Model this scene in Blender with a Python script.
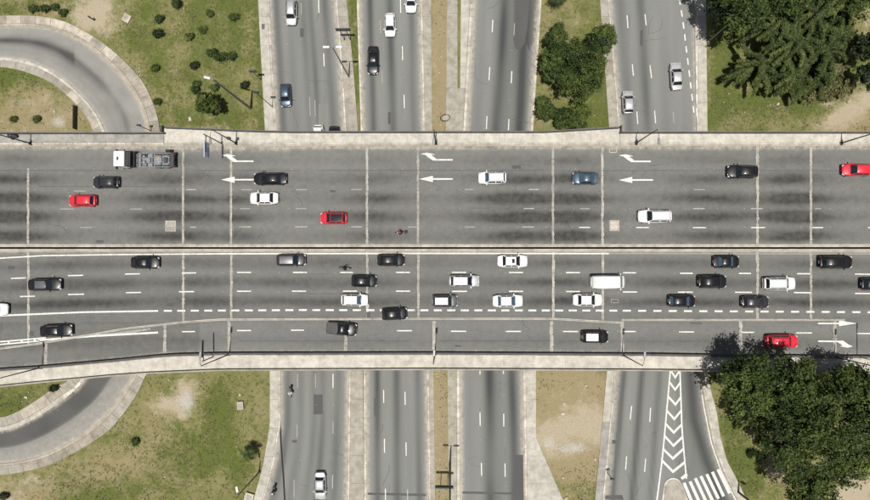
import bpy, bmesh, math, random
from mathutils import Vector, Quaternion, Matrix, noise
random.seed(7)
R = math.radians
scene = bpy.context.scene
for o in list(bpy.data.objects): bpy.data.objects.remove(o)

# ------------------------------------------------------------------ camera, sky, sun, exposure
CAM = Vector((0.0, 0.0, 103.8)); F = 600.0
NAD = Vector((15.0, -12.0, -F)).normalized()
Q = NAD.rotation_difference(Vector((0, 0, -1)))
cd = bpy.data.cameras.new('camera'); cam = bpy.data.objects.new('camera', cd)
scene.collection.objects.link(cam); scene.camera = cam
cd.sensor_width = 36; cd.lens = 36 * F / 870; cd.clip_start = 0.5; cd.clip_end = 6000
cam.location = CAM; cam.rotation_mode = 'QUATERNION'; cam.rotation_quaternion = Q

w = bpy.data.worlds.new('World'); scene.world = w; w.use_nodes = True
nt = w.node_tree; bg = nt.nodes['Background']
sky = nt.nodes.new('ShaderNodeTexSky'); sky.sky_type = 'NISHITA'; sky.sun_disc = False
sky.sun_elevation = R(79.5); sky.sun_rotation = math.pi; sky.air_density = 1.0; sky.dust_density = 3.5; sky.ozone_density = .4
nt.links.new(sky.outputs[0], bg.inputs[0]); bg.inputs[1].default_value = 0.05
sd = bpy.data.lights.new('sun', 'SUN'); sun = bpy.data.objects.new('sun', sd); scene.collection.objects.link(sun)
sd.energy = 4.6; sd.angle = R(0.53); sd.color = (1.0, 0.962, 0.90)
sdir = Vector((-0.01, -math.sin(R(10.5)), math.cos(R(10.5)))).normalized()
sun.rotation_mode = 'QUATERNION'; sun.rotation_quaternion = Vector((0, 0, 1)).rotation_difference(sdir)
sun.location = (0, -30, 160)
vs = scene.view_settings; vs.view_transform = 'Standard'; vs.look = 'None'; vs.exposure = 0.08; vs.gamma = 1

# ------------------------------------------------------------------ helpers
DZ = 7.0
def W(px, py, z=0.0):
    d = Q @ Vector((px - 435.0, -(py - 250.0), -F))
    return CAM + d * ((z - CAM.z) / d.z)
QI = Q.inverted()
def PX(p):
    v = QI @ (Vector(p) - CAM)
    return 435.0 + F * v.x / -v.z, 250.0 - F * v.y / -v.z
COL = scene.collection
def link(o, parent=None):
    COL.objects.link(o)
    if parent is not None: o.parent = parent
    return o
def tag(o, label=None, cat=None, group=None, kind=None):
    if label: o['label'] = label
    if cat: o['category'] = cat
    if group: o['group'] = group
    if kind: o['kind'] = kind
    return o
def empty(name, loc=(0, 0, 0), rz=0.0):
    o = bpy.data.objects.new(name, None); o.location = loc; o.rotation_euler = (0, 0, rz)
    o.empty_display_size = 0.3
    return link(o)
def mesh_obj(name, verts, faces, mat, parent=None, smooth=False, loc=None):
    me = bpy.data.meshes.new(name); me.from_pydata([tuple(v) for v in verts], [], faces)
    if mat is not None: me.materials.append(mat)
    if smooth: me.polygons.foreach_set('use_smooth', [True] * len(me.polygons))
    me.update()
    o = bpy.data.objects.new(name, me)
    if loc is not None: o.location = loc
    return link(o, parent)
class MB:
    def __init__(s): s.v = []; s.f = []
    def add(s, v, f):
        n = len(s.v); s.v += [Vector(a) for a in v]; s.f += [tuple(i + n for i in a) for a in f]
    def box(s, c, d, rz=0.0, bev=0.0):
        cx, cy, cz = c; a, b, e = d[0] / 2, d[1] / 2, d[2] / 2
        co, si = math.cos(rz), math.sin(rz)
        def T(x, y, z): return (cx + x * co - y * si, cy + x * si + y * co, cz + z)
        if bev <= 0:
            s.add([T(x, y, z) for z in (-e, e) for x, y in ((-a, -b), (a, -b), (a, b), (-a, b))],
                  [(3, 2, 1, 0), (4, 5, 6, 7), (0, 1, 5, 4), (1, 2, 6, 5), (2, 3, 7, 6), (3, 0, 4, 7)])
        else:
            k = bev
            vs_ = []
            for z, q in ((-e, k), (-e + k, 0), (e - k, 0), (e, k)):
                A, B = a - q, b - q
                vs_ += [T(-A + k, -B, z), T(A - k, -B, z), T(A, -B + k, z), T(A, B - k, z), T(A - k, B, z), T(-A + k, B, z), T(-A, B - k, z), T(-A, -B + k, z)]
            fs = [tuple(range(7, -1, -1)), tuple(range(24, 32))]
            for r in range(3):
                for i in range(8):
                    j = (i + 1) % 8; fs.append((r * 8 + i, r * 8 + j, r * 8 + 8 + j, r * 8 + 8 + i))
            s.add(vs_, fs)
    def tube(s, pts, rad, n=8):
        pts = [Vector(p) for p in pts]
        if not hasattr(rad, '__len__'): rad = [rad] * len(pts)
        vs_ = []; fs = []
        for i, p in enumerate(pts):
            d = (pts[min(i + 1, len(pts) - 1)] - pts[max(i - 1, 0)]).normalized()
            u = d.orthogonal().normalized() if abs(d.z) < .9 else Vector((1, 0, 0)) - d * d.x
            u.normalize(); t = d.cross(u)
            for k in range(n):
                a = 2 * math.pi * k / n
                vs_.append(p + (u * math.cos(a) + t * math.sin(a)) * rad[i])
        for i in range(len(pts) - 1):
            for k in range(n):
                j = (k + 1) % n; fs.append((i * n + k, i * n + j, i * n + n + j, i * n + n + k))
        fs.append(tuple(range(n - 1, -1, -1))); fs.append(tuple(range((len(pts) - 1) * n, len(pts) * n)))
        s.add(vs_, fs)
    def prism(s, poly, z0, z1):
        n = len(poly)
        a = sum(poly[i][0] * poly[(i + 1) % n][1] - poly[(i + 1) % n][0] * poly[i][1] for i in range(n))
        if a < 0: poly = poly[::-1]
        s.add([(p[0], p[1], z0) for p in poly] + [(p[0], p[1], z1) for p in poly],
              [tuple(range(n - 1, -1, -1)), tuple(range(n, 2 * n))] + [(i, (i + 1) % n, n + (i + 1) % n, n + i) for i in range(n)])
    def flat(s, poly, z):
        n = len(poly)
        a = sum(poly[i][0] * poly[(i + 1) % n][1] - poly[(i + 1) % n][0] * poly[i][1] for i in range(n))
        if a < 0: poly = poly[::-1]
        s.add([(p[0], p[1], z) for p in poly], [tuple(range(n))])
    def build(s, name, mat, parent=None, smooth=False, loc=None):
        return mesh_obj(name, s.v, s.f, mat, parent, smooth, loc)

# ------------------------------------------------------------------ materials
MATS = {}
def N(nt, t, **k):
    n = nt.nodes.new(t)
    for a, b in k.items(): setattr(n, a, b)
    return n
def newmat(name):
    m = bpy.data.materials.new(name); m.use_nodes = True
    return m, m.node_tree, m.node_tree.nodes['Principled BSDF']
def mixc(nt, fac, a, b, mode='MIX'):
    n = N(nt, 'ShaderNodeMix', data_type='RGBA', blend_type=mode)
    for sock, val in ((n.inputs[0], fac), (n.inputs[6], a), (n.inputs[7], b)):
        if isinstance(val, (int, float)): sock.default_value = val
        elif isinstance(val, tuple): sock.default_value = (*val[:3], 1)
        else: nt.links.new(val, sock)
    return n.outputs[2]
def math_(nt, op, a, b=0.0, clamp=False):
    n = N(nt, 'ShaderNodeMath', operation=op, use_clamp=clamp)
    for sock, val in ((n.inputs[0], a), (n.inputs[1], b)):
        if isinstance(val, (int, float)): sock.default_value = val
        else: nt.links.new(val, sock)
    return n.outputs[0]
def noise_(nt, scale, detail=4, rough=.55, stretch=(1, 1, 1), geo=True):
    src = N(nt, 'ShaderNodeNewGeometry').outputs['Position'] if geo else N(nt, 'ShaderNodeTexCoord').outputs['Object']
    mp = N(nt, 'ShaderNodeMapping'); mp.inputs['Scale'].default_value = stretch
    nt.links.new(src, mp.inputs[0])
    n = N(nt, 'ShaderNodeTexNoise'); n.inputs['Scale'].default_value = scale
    n.inputs['Detail'].default_value = detail; n.inputs['Roughness'].default_value = rough
    nt.links.new(mp.outputs[0], n.inputs[0])
    return n.outputs[0]
def ramp(nt, x, a, b, lo=0.0, hi=1.0):
    n = N(nt, 'ShaderNodeMapRange', clamp=True)
    nt.links.new(x, n.inputs[0])
    for i, v in enumerate((a, b, lo, hi)): n.inputs[i + 1].default_value = v
    return n.outputs[0]
def attr(nt, name):
    return N(nt, 'ShaderNodeAttribute', attribute_name=name).outputs['Fac']
def bump(nt, bs, h, strength=.3, dist=.02):
    b = N(nt, 'ShaderNodeBump'); b.inputs['Strength'].default_value = strength; b.inputs['Distance'].default_value = dist
    nt.links.new(h, b.inputs['Height']); nt.links.new(b.outputs[0], bs.inputs['Normal'])

def asphalt(name, c, dark, dust, st=(1, 1, 1), grain=.22):
    m, nt, bs = newmat(name)
    col = mixc(nt, ramp(nt, noise_(nt, .35, 5, .6, st), .3, .7), tuple(x * .90 for x in c), tuple(x * 1.08 for x in c))
    col = mixc(nt, math_(nt, 'MULTIPLY', attr(nt, 'wear'), ramp(nt, noise_(nt, .45, 3, .5, st), .25, .6, .97, 1)), col, dark)
    col = mixc(nt, math_(nt, 'MULTIPLY', attr(nt, 'dust'), ramp(nt, noise_(nt, 1.1, 6, .7), .32, .6)), col, dust)
    g = noise_(nt, 9.0, 3, .7)
    col = mixc(nt, 1.0, col, mixc(nt, ramp(nt, g, .3, .7), (1 - grain,) * 3, (1 + grain,) * 3), 'MULTIPLY')
    # fine tar cracks
    vo = N(nt, 'ShaderNodeTexVoronoi', feature='DISTANCE_TO_EDGE'); vo.inputs['Scale'].default_value = .16
    gp = N(nt, 'ShaderNodeNewGeometry').outputs['Position']
    dv = N(nt, 'ShaderNodeVectorMath', operation='ADD')
    nz = N(nt, 'ShaderNodeTexNoise'); nz.inputs['Scale'].default_value = .5; nt.links.new(gp, nz.inputs[0])
    sc_ = N(nt, 'ShaderNodeVectorMath', operation='SCALE'); sc_.inputs['Scale'].default_value = 4.0
    nt.links.new(nz.outputs['Color'], sc_.inputs[0]); nt.links.new(gp, dv.inputs[0]); nt.links.new(sc_.outputs[0], dv.inputs[1])
    nt.links.new(dv.outputs[0], vo.inputs[0])
    cr = math_(nt, 'MULTIPLY', ramp(nt, vo.outputs['Distance'], 0, .006, 1, 0), ramp(nt, noise_(nt, .12, 2), .52, .6))
    col = mixc(nt, math_(nt, 'MULTIPLY', cr, .45), col, dark)
    nt.links.new(col, bs.inputs['Base Color']); bs.inputs['Roughness'].default_value = .92
    bs.inputs['Specular IOR Level'].default_value = .25
    bump(nt, bs, noise_(nt, 30, 2), .35, .01)
    return m
M = {}
M['asphalt_deck'] = asphalt('deck_asphalt', (.142, .146, .139), (.032, .034, .033), (.36, .33, .27), (.12, 1, 1))
M['asphalt_ground'] = asphalt('road_asphalt', (.184, .189, .178), (.052, .055, .054), (.40, .37, .31), (1, .1, 1), .14)
M['asphalt_loop'] = asphalt('loop_asphalt', (.235, .232, .215), (.060, .060, .058), (.42, .38, .31), (1, 1, 1), .16)
M['asphalt_patch'] = asphalt('patch_asphalt', (.085, .086, .086), (.06, .06, .06), (.3, .3, .25), (1, .2, 1))

def concrete(name, c, stain=(.22, .2, .17), amt=.55, rnd=.16, rough=.9):
    m, nt, bs = newmat(name)
    oi = N(nt, 'ShaderNodeObjectInfo').outputs['Random']
    col = mixc(nt, ramp(nt, noise_(nt, .7, 8, .72), .40, .66), c, stain)
    col = mixc(nt, 1 - amt, col, c)
    spk = ramp(nt, noise_(nt, 5, 5, .75), .56, .75)
    col = mixc(nt, math_(nt, 'MULTIPLY', spk, .5 * amt), col, stain)
    col = mixc(nt, 1.0, col, mixc(nt, oi, (1 - rnd,) * 3, (1 + rnd,) * 3), 'MULTIPLY')
    nt.links.new(col, bs.inputs['Base Color']); bs.inputs['Roughness'].default_value = rough
    bs.inputs['Specular IOR Level'].default_value = .25
    bump(nt, bs, noise_(nt, 14, 4), .3, .02)
    return m
M['walk'] = concrete('pale_walkway_concrete', (.52, .495, .43), (.33, .31, .27), .95, .05)
M['walk_grey'] = concrete('grey_walkway_concrete', (.33, .32, .29), (.20, .19, .17), .95, .04)
M['kerb'] = concrete('kerb_concrete', (.50, .47, .41), (.26, .24, .20), .9, .10)
M['kerb_white'] = concrete('whitewashed_kerb', (.54, .52, .465), (.28, .255, .22), 1.0, .14)
M['barrier'] = concrete('barrier_concrete', (.44, .42, .37), (.2, .19, .17), .7, .08)
M['parapet'] = concrete('weathered_shaded_concrete', (.10, .10, .10), (.045, .045, .045), .6, .08)
M['deck_concrete'] = concrete('deck_concrete', (.33, .32, .29), (.16, .15, .14), .7, .02)
M['joint'] = concrete('joint_mortar', (.43, .41, .36), (.22, .21, .19), .95, .1)
M['slab_light'] = concrete('pale_slab', (.48, .44, .37), (.29, .255, .20), 1.0, .12)
M['slab_dark'] = concrete('brown_slab', (.34, .305, .255), (.2, .18, .14), 1.0, .12)
M['paving'] = concrete('median_paving', (.35, .33, .285), (.23, .205, .165), 1.0, .05)
M['side_pale'] = concrete('pale_sidewalk', (.45, .43, .375), (.29, .27, .23), 1.0, .05)
M['side_brown'] = concrete('brownish_sidewalk', (.33, .295, .24), (.22, .19, .15), 1.0, .05)
M['gutter'] = concrete('sandy_gutter', (.38, .35, .29), (.27, .235, .18), 1.0, .08)

def paint(name, c, base, wear_lo, wear_hi):
    m, nt, bs = newmat(name)
    f = ramp(nt, noise_(nt, 3.5, 6, .8), wear_lo, wear_hi)
    nt.links.new(mixc(nt, f, c, base), bs.inputs['Base Color']); bs.inputs['Roughness'].default_value = .75
    return m
M['line'] = paint('road_paint', (.68, .67, .62), (.26, .255, .235), .47, .72)
M['line_worn'] = paint('worn_road_paint', (.46, .45, .40), (.22, .215, .2), .36, .62)
M['line_faint'] = paint('faint_road_paint', (.31, .305, .28), (.235, .23, .215), .36, .62)

def plain(name, c, rough=.5, metal=0.0, coat=0.0, spec=.5, var=.0, nscale=2.0):
    m, nt, bs = newmat(name)
    if var:
        nt.links.new(mixc(nt, ramp(nt, noise_(nt, nscale, 4, .6, geo=False), .3, .7), tuple(x * (1 - var) for x in c), tuple(min(1, x * (1 + var)) for x in c)), bs.inputs['Base Color'])
    else: bs.inputs['Base Color'].default_value = (*c, 1)
    bs.inputs['Roughness'].default_value = rough; bs.inputs['Metallic'].default_value = metal
    bs.inputs['Coat Weight'].default_value = coat; bs.inputs['Coat Roughness'].default_value = .06
    bs.inputs['Specular IOR Level'].default_value = spec
    return m
M['steel_dark'] = plain('dark_painted_steel', (.045, .045, .048), .55, .2, var=.3)
M['steel_grey'] = plain('galvanised_steel', (.20, .21, .22), .5, .5, var=.2)
M['lamp_head'] = plain('lamp_housing', (.68, .68, .66), .45, var=.06)
M['lamp_glass'] = plain('lamp_glass', (.5, .52, .52), .15)
M['sign_dark'] = plain('sign_back', (.035, .037, .042), .6, .1, var=.3)
M['sign_blue'] = plain('sign_blue_face', (.10, .22, .42), .45, var=.15)
M['sign_white'] = plain('sign_white_face', (.7, .72, .74), .45, var=.1)
M['rubber'] = plain('tyre_rubber', (.022, .022, .022), .85, var=.2)
M['rim'] = plain('wheel_alloy', (.42, .43, .44), .35, .8)
M['trim'] = plain('black_trim', (.018, .018, .02), .5)
M['head_lens'] = plain('headlamp_lens', (.55, .58, .6), .08, 0, 1.0)
M['tail_lens'] = plain('taillamp_lens', (.38, .015, .015), .12, 0, 1.0)
M['plate'] = plain('licence_plate_grey', (.42, .43, .44), .5)
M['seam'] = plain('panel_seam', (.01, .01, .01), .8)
m, nt, bs = newmat('tinted_glass'); M['glass'] = m
bs.inputs['Base Color'].default_value = (.012, .016, .02, 1); bs.inputs['Roughness'].default_value = .05
bs.inputs['Specular IOR Level'].default_value = .55; bs.inputs['Coat Weight'].default_value = .3
m, nt, bs = newmat('blue_sky_glass'); M['glass_blue'] = m
bs.inputs['Base Color'].default_value = (.05, .09, .13, 1); bs.inputs['Roughness'].default_value = .06
PAINT = {}
def carpaint(key, c, metal=.0, rough=.34):
    m, nt, bs = newmat(key + '_car_paint')
    d = ramp(nt, noise_(nt, 1.6, 5, .65, geo=False), .42, .8)
    nt.links.new(mixc(nt, math_(nt, 'MULTIPLY', d, .35), c, tuple(x * .75 + (.05 if c[0] > .1 else .012) for x in c)), bs.inputs['Base Color'])
    bs.inputs['Roughness'].default_value = rough; bs.inputs['Metallic'].default_value = metal
    bs.inputs['Coat Weight'].default_value = .35; bs.inputs['Coat Roughness'].default_value = .06; bs.inputs['Specular IOR Level'].default_value = .3
    PAINT[key] = m
carpaint('white', (.74, .74, .72)); carpaint('silver', (.50, .51, .51), .35, .4)
carpaint('black', (.010, .010, .011)); carpaint('charcoal', (.035, .036, .040), .2)
carpaint('grey', (.13, .135, .14), .4); carpaint('slate', (.07, .10, .13), .4)
carpaint('red', (.62, .022, .040)); carpaint('pearl', (.62, .62, .60))
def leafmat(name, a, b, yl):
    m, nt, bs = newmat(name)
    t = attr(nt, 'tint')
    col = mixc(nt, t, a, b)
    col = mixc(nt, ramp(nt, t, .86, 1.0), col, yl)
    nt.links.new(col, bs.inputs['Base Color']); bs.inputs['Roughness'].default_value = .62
    bs.inputs['Specular IOR Level'].default_value = .3
    tr = N(nt, 'ShaderNodeBsdfTranslucent'); nt.links.new(mixc(nt, 1.0, col, (1.1, 1.35, .5), 'MULTIPLY'), tr.inputs[0])
    mx = N(nt, 'ShaderNodeMixShader'); mx.inputs[0].default_value = .22
    out = nt.nodes['Material Output']
    nt.links.new(bs.outputs[0], mx.inputs[1]); nt.links.new(tr.outputs[0], mx.inputs[2]); nt.links.new(mx.outputs[0], out.inputs[0])
    return m
M['leaf'] = leafmat('broadleaf_green', (.019, .035, .008), (.094, .128, .027), (.15, .18, .04))
M['leaf_dark'] = leafmat('dark_green_leaves', (.010, .019, .006), (.034, .052, .014), (.08, .10, .03))
M['leaf_mid'] = leafmat('mid_green_leaves', (.026, .046, .010), (.092, .128, .028), (.15, .16, .05))
M['leaf_needle'] = leafmat('needle_green', (.018, .034, .009), (.118, .152, .040), (.18, .20, .06))
M['grassblade'] = leafmat('grass_blades', (.085, .096, .032), (.19, .175, .08), (.30, .25, .13))
M['bark'] = plain('bark', (.12, .09, .065), .95, var=.4, nscale=6)

# ground
m, nt, bs = newmat('park_ground'); M['ground'] = m
n1 = noise_(nt, .22, 7, .68); n2 = noise_(nt, 1.6, 6, .72); n3 = noise_(nt, 7, 4, .75)
tot = math_(nt, 'ADD', math_(nt, 'MULTIPLY', n1, .5), math_(nt, 'ADD', math_(nt, 'MULTIPLY', n2, .3), math_(nt, 'MULTIPLY', n3, .2)))
lush = ramp(nt, math_(nt, 'ADD', tot, math_(nt, 'MULTIPLY', attr(nt, 'lush'), .26)), .495, .60)
dry = ramp(nt, math_(nt, 'ADD', math_(nt, 'SUBTRACT', 1.0, tot), math_(nt, 'MULTIPLY', attr(nt, 'dry'), .34)), .52, .72)
n4 = noise_(nt, .55, 7, .7)
bare = ramp(nt, math_(nt, 'ADD', math_(nt, 'ADD', math_(nt, 'MULTIPLY', n4, .75), math_(nt, 'MULTIPLY', n3, .25)), math_(nt, 'MULTIPLY', attr(nt, 'bare'), .30)), .60, .80)
grey = ramp(nt, math_(nt, 'ADD', n3, math_(nt, 'MULTIPLY', attr(nt, 'rubble'), .5)), .68, .9)
c = mixc(nt, lush, (.182, .174, .074), (.098, .120, .031))
c = mixc(nt, dry, c, (.268, .222, .128))
c = mixc(nt, bare, c, (.365, .315, .225))
c = mixc(nt, math_(nt, 'MULTIPLY', grey, .7), c, (.42, .41, .38))
c = mixc(nt, 1.0, c, mixc(nt, ramp(nt, n3, .28, .72), (.78, .79, .78), (1.20, 1.19, 1.18)), 'MULTIPLY')
c = mixc(nt, ramp(nt, noise_(nt, 3.2, 5, .8), .62, .76, 0, .4), c, (.07, .075, .03))
c = mixc(nt, math_(nt, 'MULTIPLY', ramp(nt, noise_(nt, 11, 3, .7), .70, .76), .5), c, (.6, .56, .48))
nt.links.new(c, bs.inputs['Base Color']); bs.inputs['Roughness'].default_value = .97; bs.inputs['Specular IOR Level'].default_value = .1
bump(nt, bs, math_(nt, 'ADD', n3, n2), .6, .15)

# ------------------------------------------------------------------ ground sheet
G = math.exp
def blobs(px, py, L):
    s = 0.0
    for x, y, rx, ry, a in L:
        d = ((px - x) / rx) ** 2 + ((py - y) / ry) ** 2
        if d < 6: s += a * G(-d)
    return min(s, 1.3)
BARE = [(97, 4, 22, 14, 1.2), (88, 22, 20, 12, 1.0), (110, 30, 12, 10, .6), (185, 392, 14, 16, 1.1), (160, 404, 16, 9, .9), (178, 415, 14, 12, .7),
        (60, 12, 12, 8, .4), (15, 120, 25, 18, .35), (45, 100, 16, 9, .5), (60, 120, 12, 12, .5), (8, 500, 30, 12, .7), (30, 480, 26, 8, .7),
        (868, 98, 16, 10, 1.2), (850, 112, 18, 10, 1.2), (833, 124, 16, 8, 1.0), (868, 20, 10, 20, .6), (243, 27, 6, 5, .5),
        (762, 440, 10, 16, .7), (778, 462, 12, 14, .9), (800, 478, 30, 8, .6), (862, 486, 22, 18, 1.0), (848, 500, 22, 14, 1.0),
        (572, 430, 36, 16, 1.2), (590, 415, 22, 12, .8), (545, 440, 12, 12, .9), (605, 440, 12, 14, .7), (560, 455, 24, 8, .6),
        (575, 395, 30, 14, .35), (430, 60, 8, 90, .35), (433, 440, 6, 80, .5), (545, 120, 10, 8, .6), (581, 22, 6, 4, .7), (585, 115, 8, 12, .5),
        (212, 128, 30, 5, .6), (20, 135, 60, 5, .4), (40, 400, 20, 8, .2), (255, 95, 5, 60, .2), (805, 88, 12, 5, .6), (827, 103, 10, 3, .7)]
DRY = [(440, 60, 12, 140, 1.0), (439, 440, 12, 90, 1.1), (575, 385, 45, 24, 1.0), (570, 440, 45, 36, 1.3), (585, 490, 30, 20, .5), (600, 130, 10, 8, .3), (40, 115, 50, 30, .7), (352, 60, 8, 100, .1), (130, 110, 30, 30, .3),
       (120, 470, 60, 20, .5), (20, 500, 40, 30, .6), (150, 430, 40, 20, .4), (180, 60, 70, 60, .15), (755, 125, 60, 10, .3), (850, 120, 30, 20, .8),
       (790, 470, 30, 25, .6), (560, 20, 26, 30, .25), (40, 10, 30, 15, .3), (590, 490, 25, 16, -.2), (258, 440, 10, 50, .3)]
LUSH = [(135, 20, 14, 20, .7), (220, 20, 34, 44, .8), (170, 70, 30, 40, .35), (185, 80, 14, 14, .4), (215, 120, 50, 10, .45), (25, 80, 34, 10, 1.0), (30, 12, 34, 10, .9), (15, 405, 25, 12, 1.0), (216, 420, 14, 30, .9),
        (180, 460, 30, 24, .8), (100, 490, 40, 16, .8), (240, 470, 14, 24, .5), (60, 485, 26, 8, .9), (140, 440, 14, 8, .5), (725, 60, 12, 50, .9), (740, 115, 36, 16, .9),
        (800, 110, 40, 16, .8), (735, 440, 10, 30, 1.1), (750, 475, 14, 20, .9), (600, 70, 30, 50, .5), (590, 488, 20, 12, .45), (555, 390, 16, 10, .2), (600, 122, 16, 10, .9),
        (848, 80, 30, 30, .6), (260, 60, 4, 60, .7), (354, 50, 5, 60, .8), (880, 130, 20, 12, .2), (560, 80, 20, 50, .2)]
RUB = [(187, 402, 8, 12, 1.0), (170, 400, 10, 6, .5), (572, 448, 20, 6, 1.0), (548, 442, 6, 6, .8), (25, 102, 20, 5, .5), (58, 122, 8, 6, 1.0)]
def ground_sheet():
    def axis(a0, a1, st):
        inner = [a0 + i * st for i in range(int((a1 - a0) / st) + 1)]
        out = [a0 - d for d in (2500, 1200, 600, 300, 150, 80, 40, 20, 8, 3)]
        return out + inner + [a1 + d for d in (3, 8, 20, 40, 80, 150, 300, 600, 1200, 2500)]
    a, b = W(-10, 510), W(880, -10)
    xs = axis(a.x, b.x, .8); ys = axis(a.y, b.y, .8)
    nx = len(xs); v = []; A = {k: [] for k in ('lush', 'dry', 'bare', 'rubble')}
    for y in ys:
        for x in xs:
            px, py = PX((x, y, 0)) if abs(x) < 400 and abs(y) < 400 else (9999, 9999)
            v.append((x, y, .06 * noise.noise((x * .15, y * .15, 0)) - .06))
            A['lush'].append(blobs(px, py, LUSH)); A['dry'].append(blobs(px, py, DRY))
            A['bare'].append(blobs(px, py, BARE)); A['rubble'].append(blobs(px, py, RUB))
    f = [(j * nx + i, j * nx + i + 1, j * nx + nx + i + 1, j * nx + nx + i) for j in range(len(ys) - 1) for i in range(nx - 1)]
    o = mesh_obj('ground', v, f, M['ground'], smooth=True)
    for k, d in A.items():
        at = o.data.attributes.new(k, 'FLOAT', 'POINT'); at.data.foreach_set('value', d)
    tag(o, kind='structure', label='grassy ground with dry and bare patches')
    return o
ground = ground_sheet()

# ------------------------------------------------------------------ ribbons
def lerp(a, b, t): return a + (b - a) * t
def yx(pts, y):      # pts [(y,x)...], linear, extrapolates
    if y <= pts[0][0]: a, b = pts[0], pts[1]
    elif y >= pts[-1][0]: a, b = pts[-2], pts[-1]
    else:
        for i in range(len(pts) - 1):
            if pts[i][0] <= y <= pts[i + 1][0]: a, b = pts[i], pts[i + 1]; break
    return a[1] + (b[1] - a[1]) * (y - a[0]) / (b[0] - a[0])
def vline(pts, y0, y1, n):      # px polyline going down the picture
    return [(yx(pts, lerp(y0, y1, i / n)), lerp(y0, y1, i / n)) for i in range(n + 1)]
def xy(pts, x): return yx(pts, x)
def hline(pts, x0, x1, n):      # pts [(x,y)], polyline along x
    return [(lerp(x0, x1, i / n), yx(pts, lerp(x0, x1, i / n))) for i in range(n + 1)]
def smooth_poly(pts, n):        # Catmull resample of px points by arc length
    P = [Vector(p) for p in pts]; out = []
    P = [P[0] * 2 - P[1]] + P + [P[-1] * 2 - P[-2]]
    for i in range(1, len(P) - 2):
        for k in range(12):
            t = k / 12
            out.append(.5 * ((2 * P[i]) + (P[i + 1] - P[i - 1]) * t + (2 * P[i - 1] - 5 * P[i] + 4 * P[i + 1] - P[i + 2]) * t * t + (3 * P[i] - P[i - 1] - 3 * P[i + 1] + P[i + 2]) * t ** 3))
    out.append(P[-2])
    L = [0]
    for a, b in zip(out, out[1:]): L.append(L[-1] + (b - a).length)
    res = []; j = 0
    for i in range(n + 1):
        d = L[-1] * i / n
        while j < len(L) - 2 and L[j + 1] < d: j += 1
        t = (d - L[j]) / max(1e-6, L[j + 1] - L[j])
        q = out[j].lerp(out[j + 1], min(1, t)); res.append((q.x, q.y))
    return res
def sheet(name, A, B, z, nu, mat, wear=None, parent=None, kind='structure'):
    n = len(A); v = []; we = []; du = []
    for i in range(n):
        a, b = W(*A[i], z), W(*B[i], z)
        for k in range(nu + 1):
            u = k / nu; p = a.lerp(b, u); v.append(p)
            px, py = PX(p)
            r = wear(px, py, u, i / (n - 1)) if wear else (0, 0)
            we.append(max(0, min(1, r[0]))); du.append(max(0, min(1, r[1])))
    f = [(i * (nu + 1) + k, (i + 1) * (nu + 1) + k, (i + 1) * (nu + 1) + k + 1, i * (nu + 1) + k + 1) for i in range(n - 1) for k in range(nu)]
    o = mesh_obj(name, v, f, mat, parent)
    if o.data.polygons[0].normal.z < 0: o.data.flip_normals()
    for k, d in (('wear', we), ('dust', du)):
        at = o.data.attributes.new(k, 'FLOAT', 'POINT'); at.data.foreach_set('value', d)
    if kind: tag(o, kind=kind)
    return o
def pieces(name, A, B, z0, z1, mats, parent, step, gap=.012, jitter=.004, limit=None):
    """A, B: px polylines with equal counts; cut along their length into separate raised pieces of ~step metres"""
    a = [W(*p, z1) for p in A]; b = [W(*p, z1) for p in B]
    L = [0]
    for i in range(1, len(a)): L.append(L[-1] + ((a[i] + b[i]) / 2 - (a[i - 1] + b[i - 1]) / 2).length)
    k = max(1, round(L[-1] / step)); st = L[-1] / k
    def at(d):
        d = min(max(d, 0), L[-1] - 1e-6)
        j = 0
        lo, hi = 0, len(L) - 1
        while hi - lo > 1:
            mid = (lo + hi) // 2
            if L[mid] <= d: lo = mid
            else: hi = mid
        t = (d - L[lo]) / max(1e-9, L[hi] - L[lo])
        return a[lo].lerp(a[hi], t), b[lo].lerp(b[hi], t)
    for i in range(k):
        d0, d1 = i * st + gap, (i + 1) * st - gap
        ds = [d0] + [x for x in L if d0 + .05 < x < d1 - .05] + [d1]
        if len(ds) > 6: ds = [lerp(d0, d1, q / 5) for q in range(6)]
        pa = [at(d) for d in ds]
        poly = [(p[0].x, p[0].y) for p in pa] + [(p[1].x, p[1].y) for p in reversed(pa)]
        mb = MB(); mb.prism(poly, z0, z1 + random.uniform(-jitter, jitter))
        mt = mats if not isinstance(mats, (list, tuple)) else random.choice(mats)
        mb.build(name, mt, parent)
def gauss(x, s): return G(-(x / s) ** 2)

# ground roads: (y,x) polylines of both edges
roads = {}
ROADS = [
 ('road1', [(0, 269.8), (130, 277), (371, 281), (424, 281), (458, 276), (500, 265), (600, 225)], [(0, 334), (60, 338.8), (130, 343.2), (371, 347.5), (500, 346), (700, 344)],
  [(.10, .45, .05), (.30, .3, .05), (.50, .35, .05), (.63, .5, .04), (.85, .5, .05)], 'two lane road with a wide left margin and cars heading down'),
 ('road2', [(0, 360), (130, 364), (371, 367), (500, 367.5)], [(0, 419.4), (130, 422), (371, 425.9), (500, 427.8)],
  [(.17, .8, .05), (.5, .7, .06), (.86, .5, .05)], 'three lane road left of the central median'),
 ('road3', [(0, 475), (130, 468), (371, 461.5), (500, 462)], [(0, 538), (130, 529.4), (371, 521.9), (500, 523.8)],
  [(.15, .15, .06), (.45, .75, .07), (.55, .3, .12), (.84, .75, .07)], 'empty three lane road right of the central median'),
 ('road4', [(0, 610), (131, 621), (371, 617), (500, 605)], [(0, 694), (131, 696.5), (371, 701), (385, 702), (410, 706), (444, 713), (472, 723), (500, 737), (560, 775)],
  [(.12, .4, .06), (.36, .6, .05), (.60, .15, .05)], 'wide road on the right splitting at the chevron gore'),
]
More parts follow.
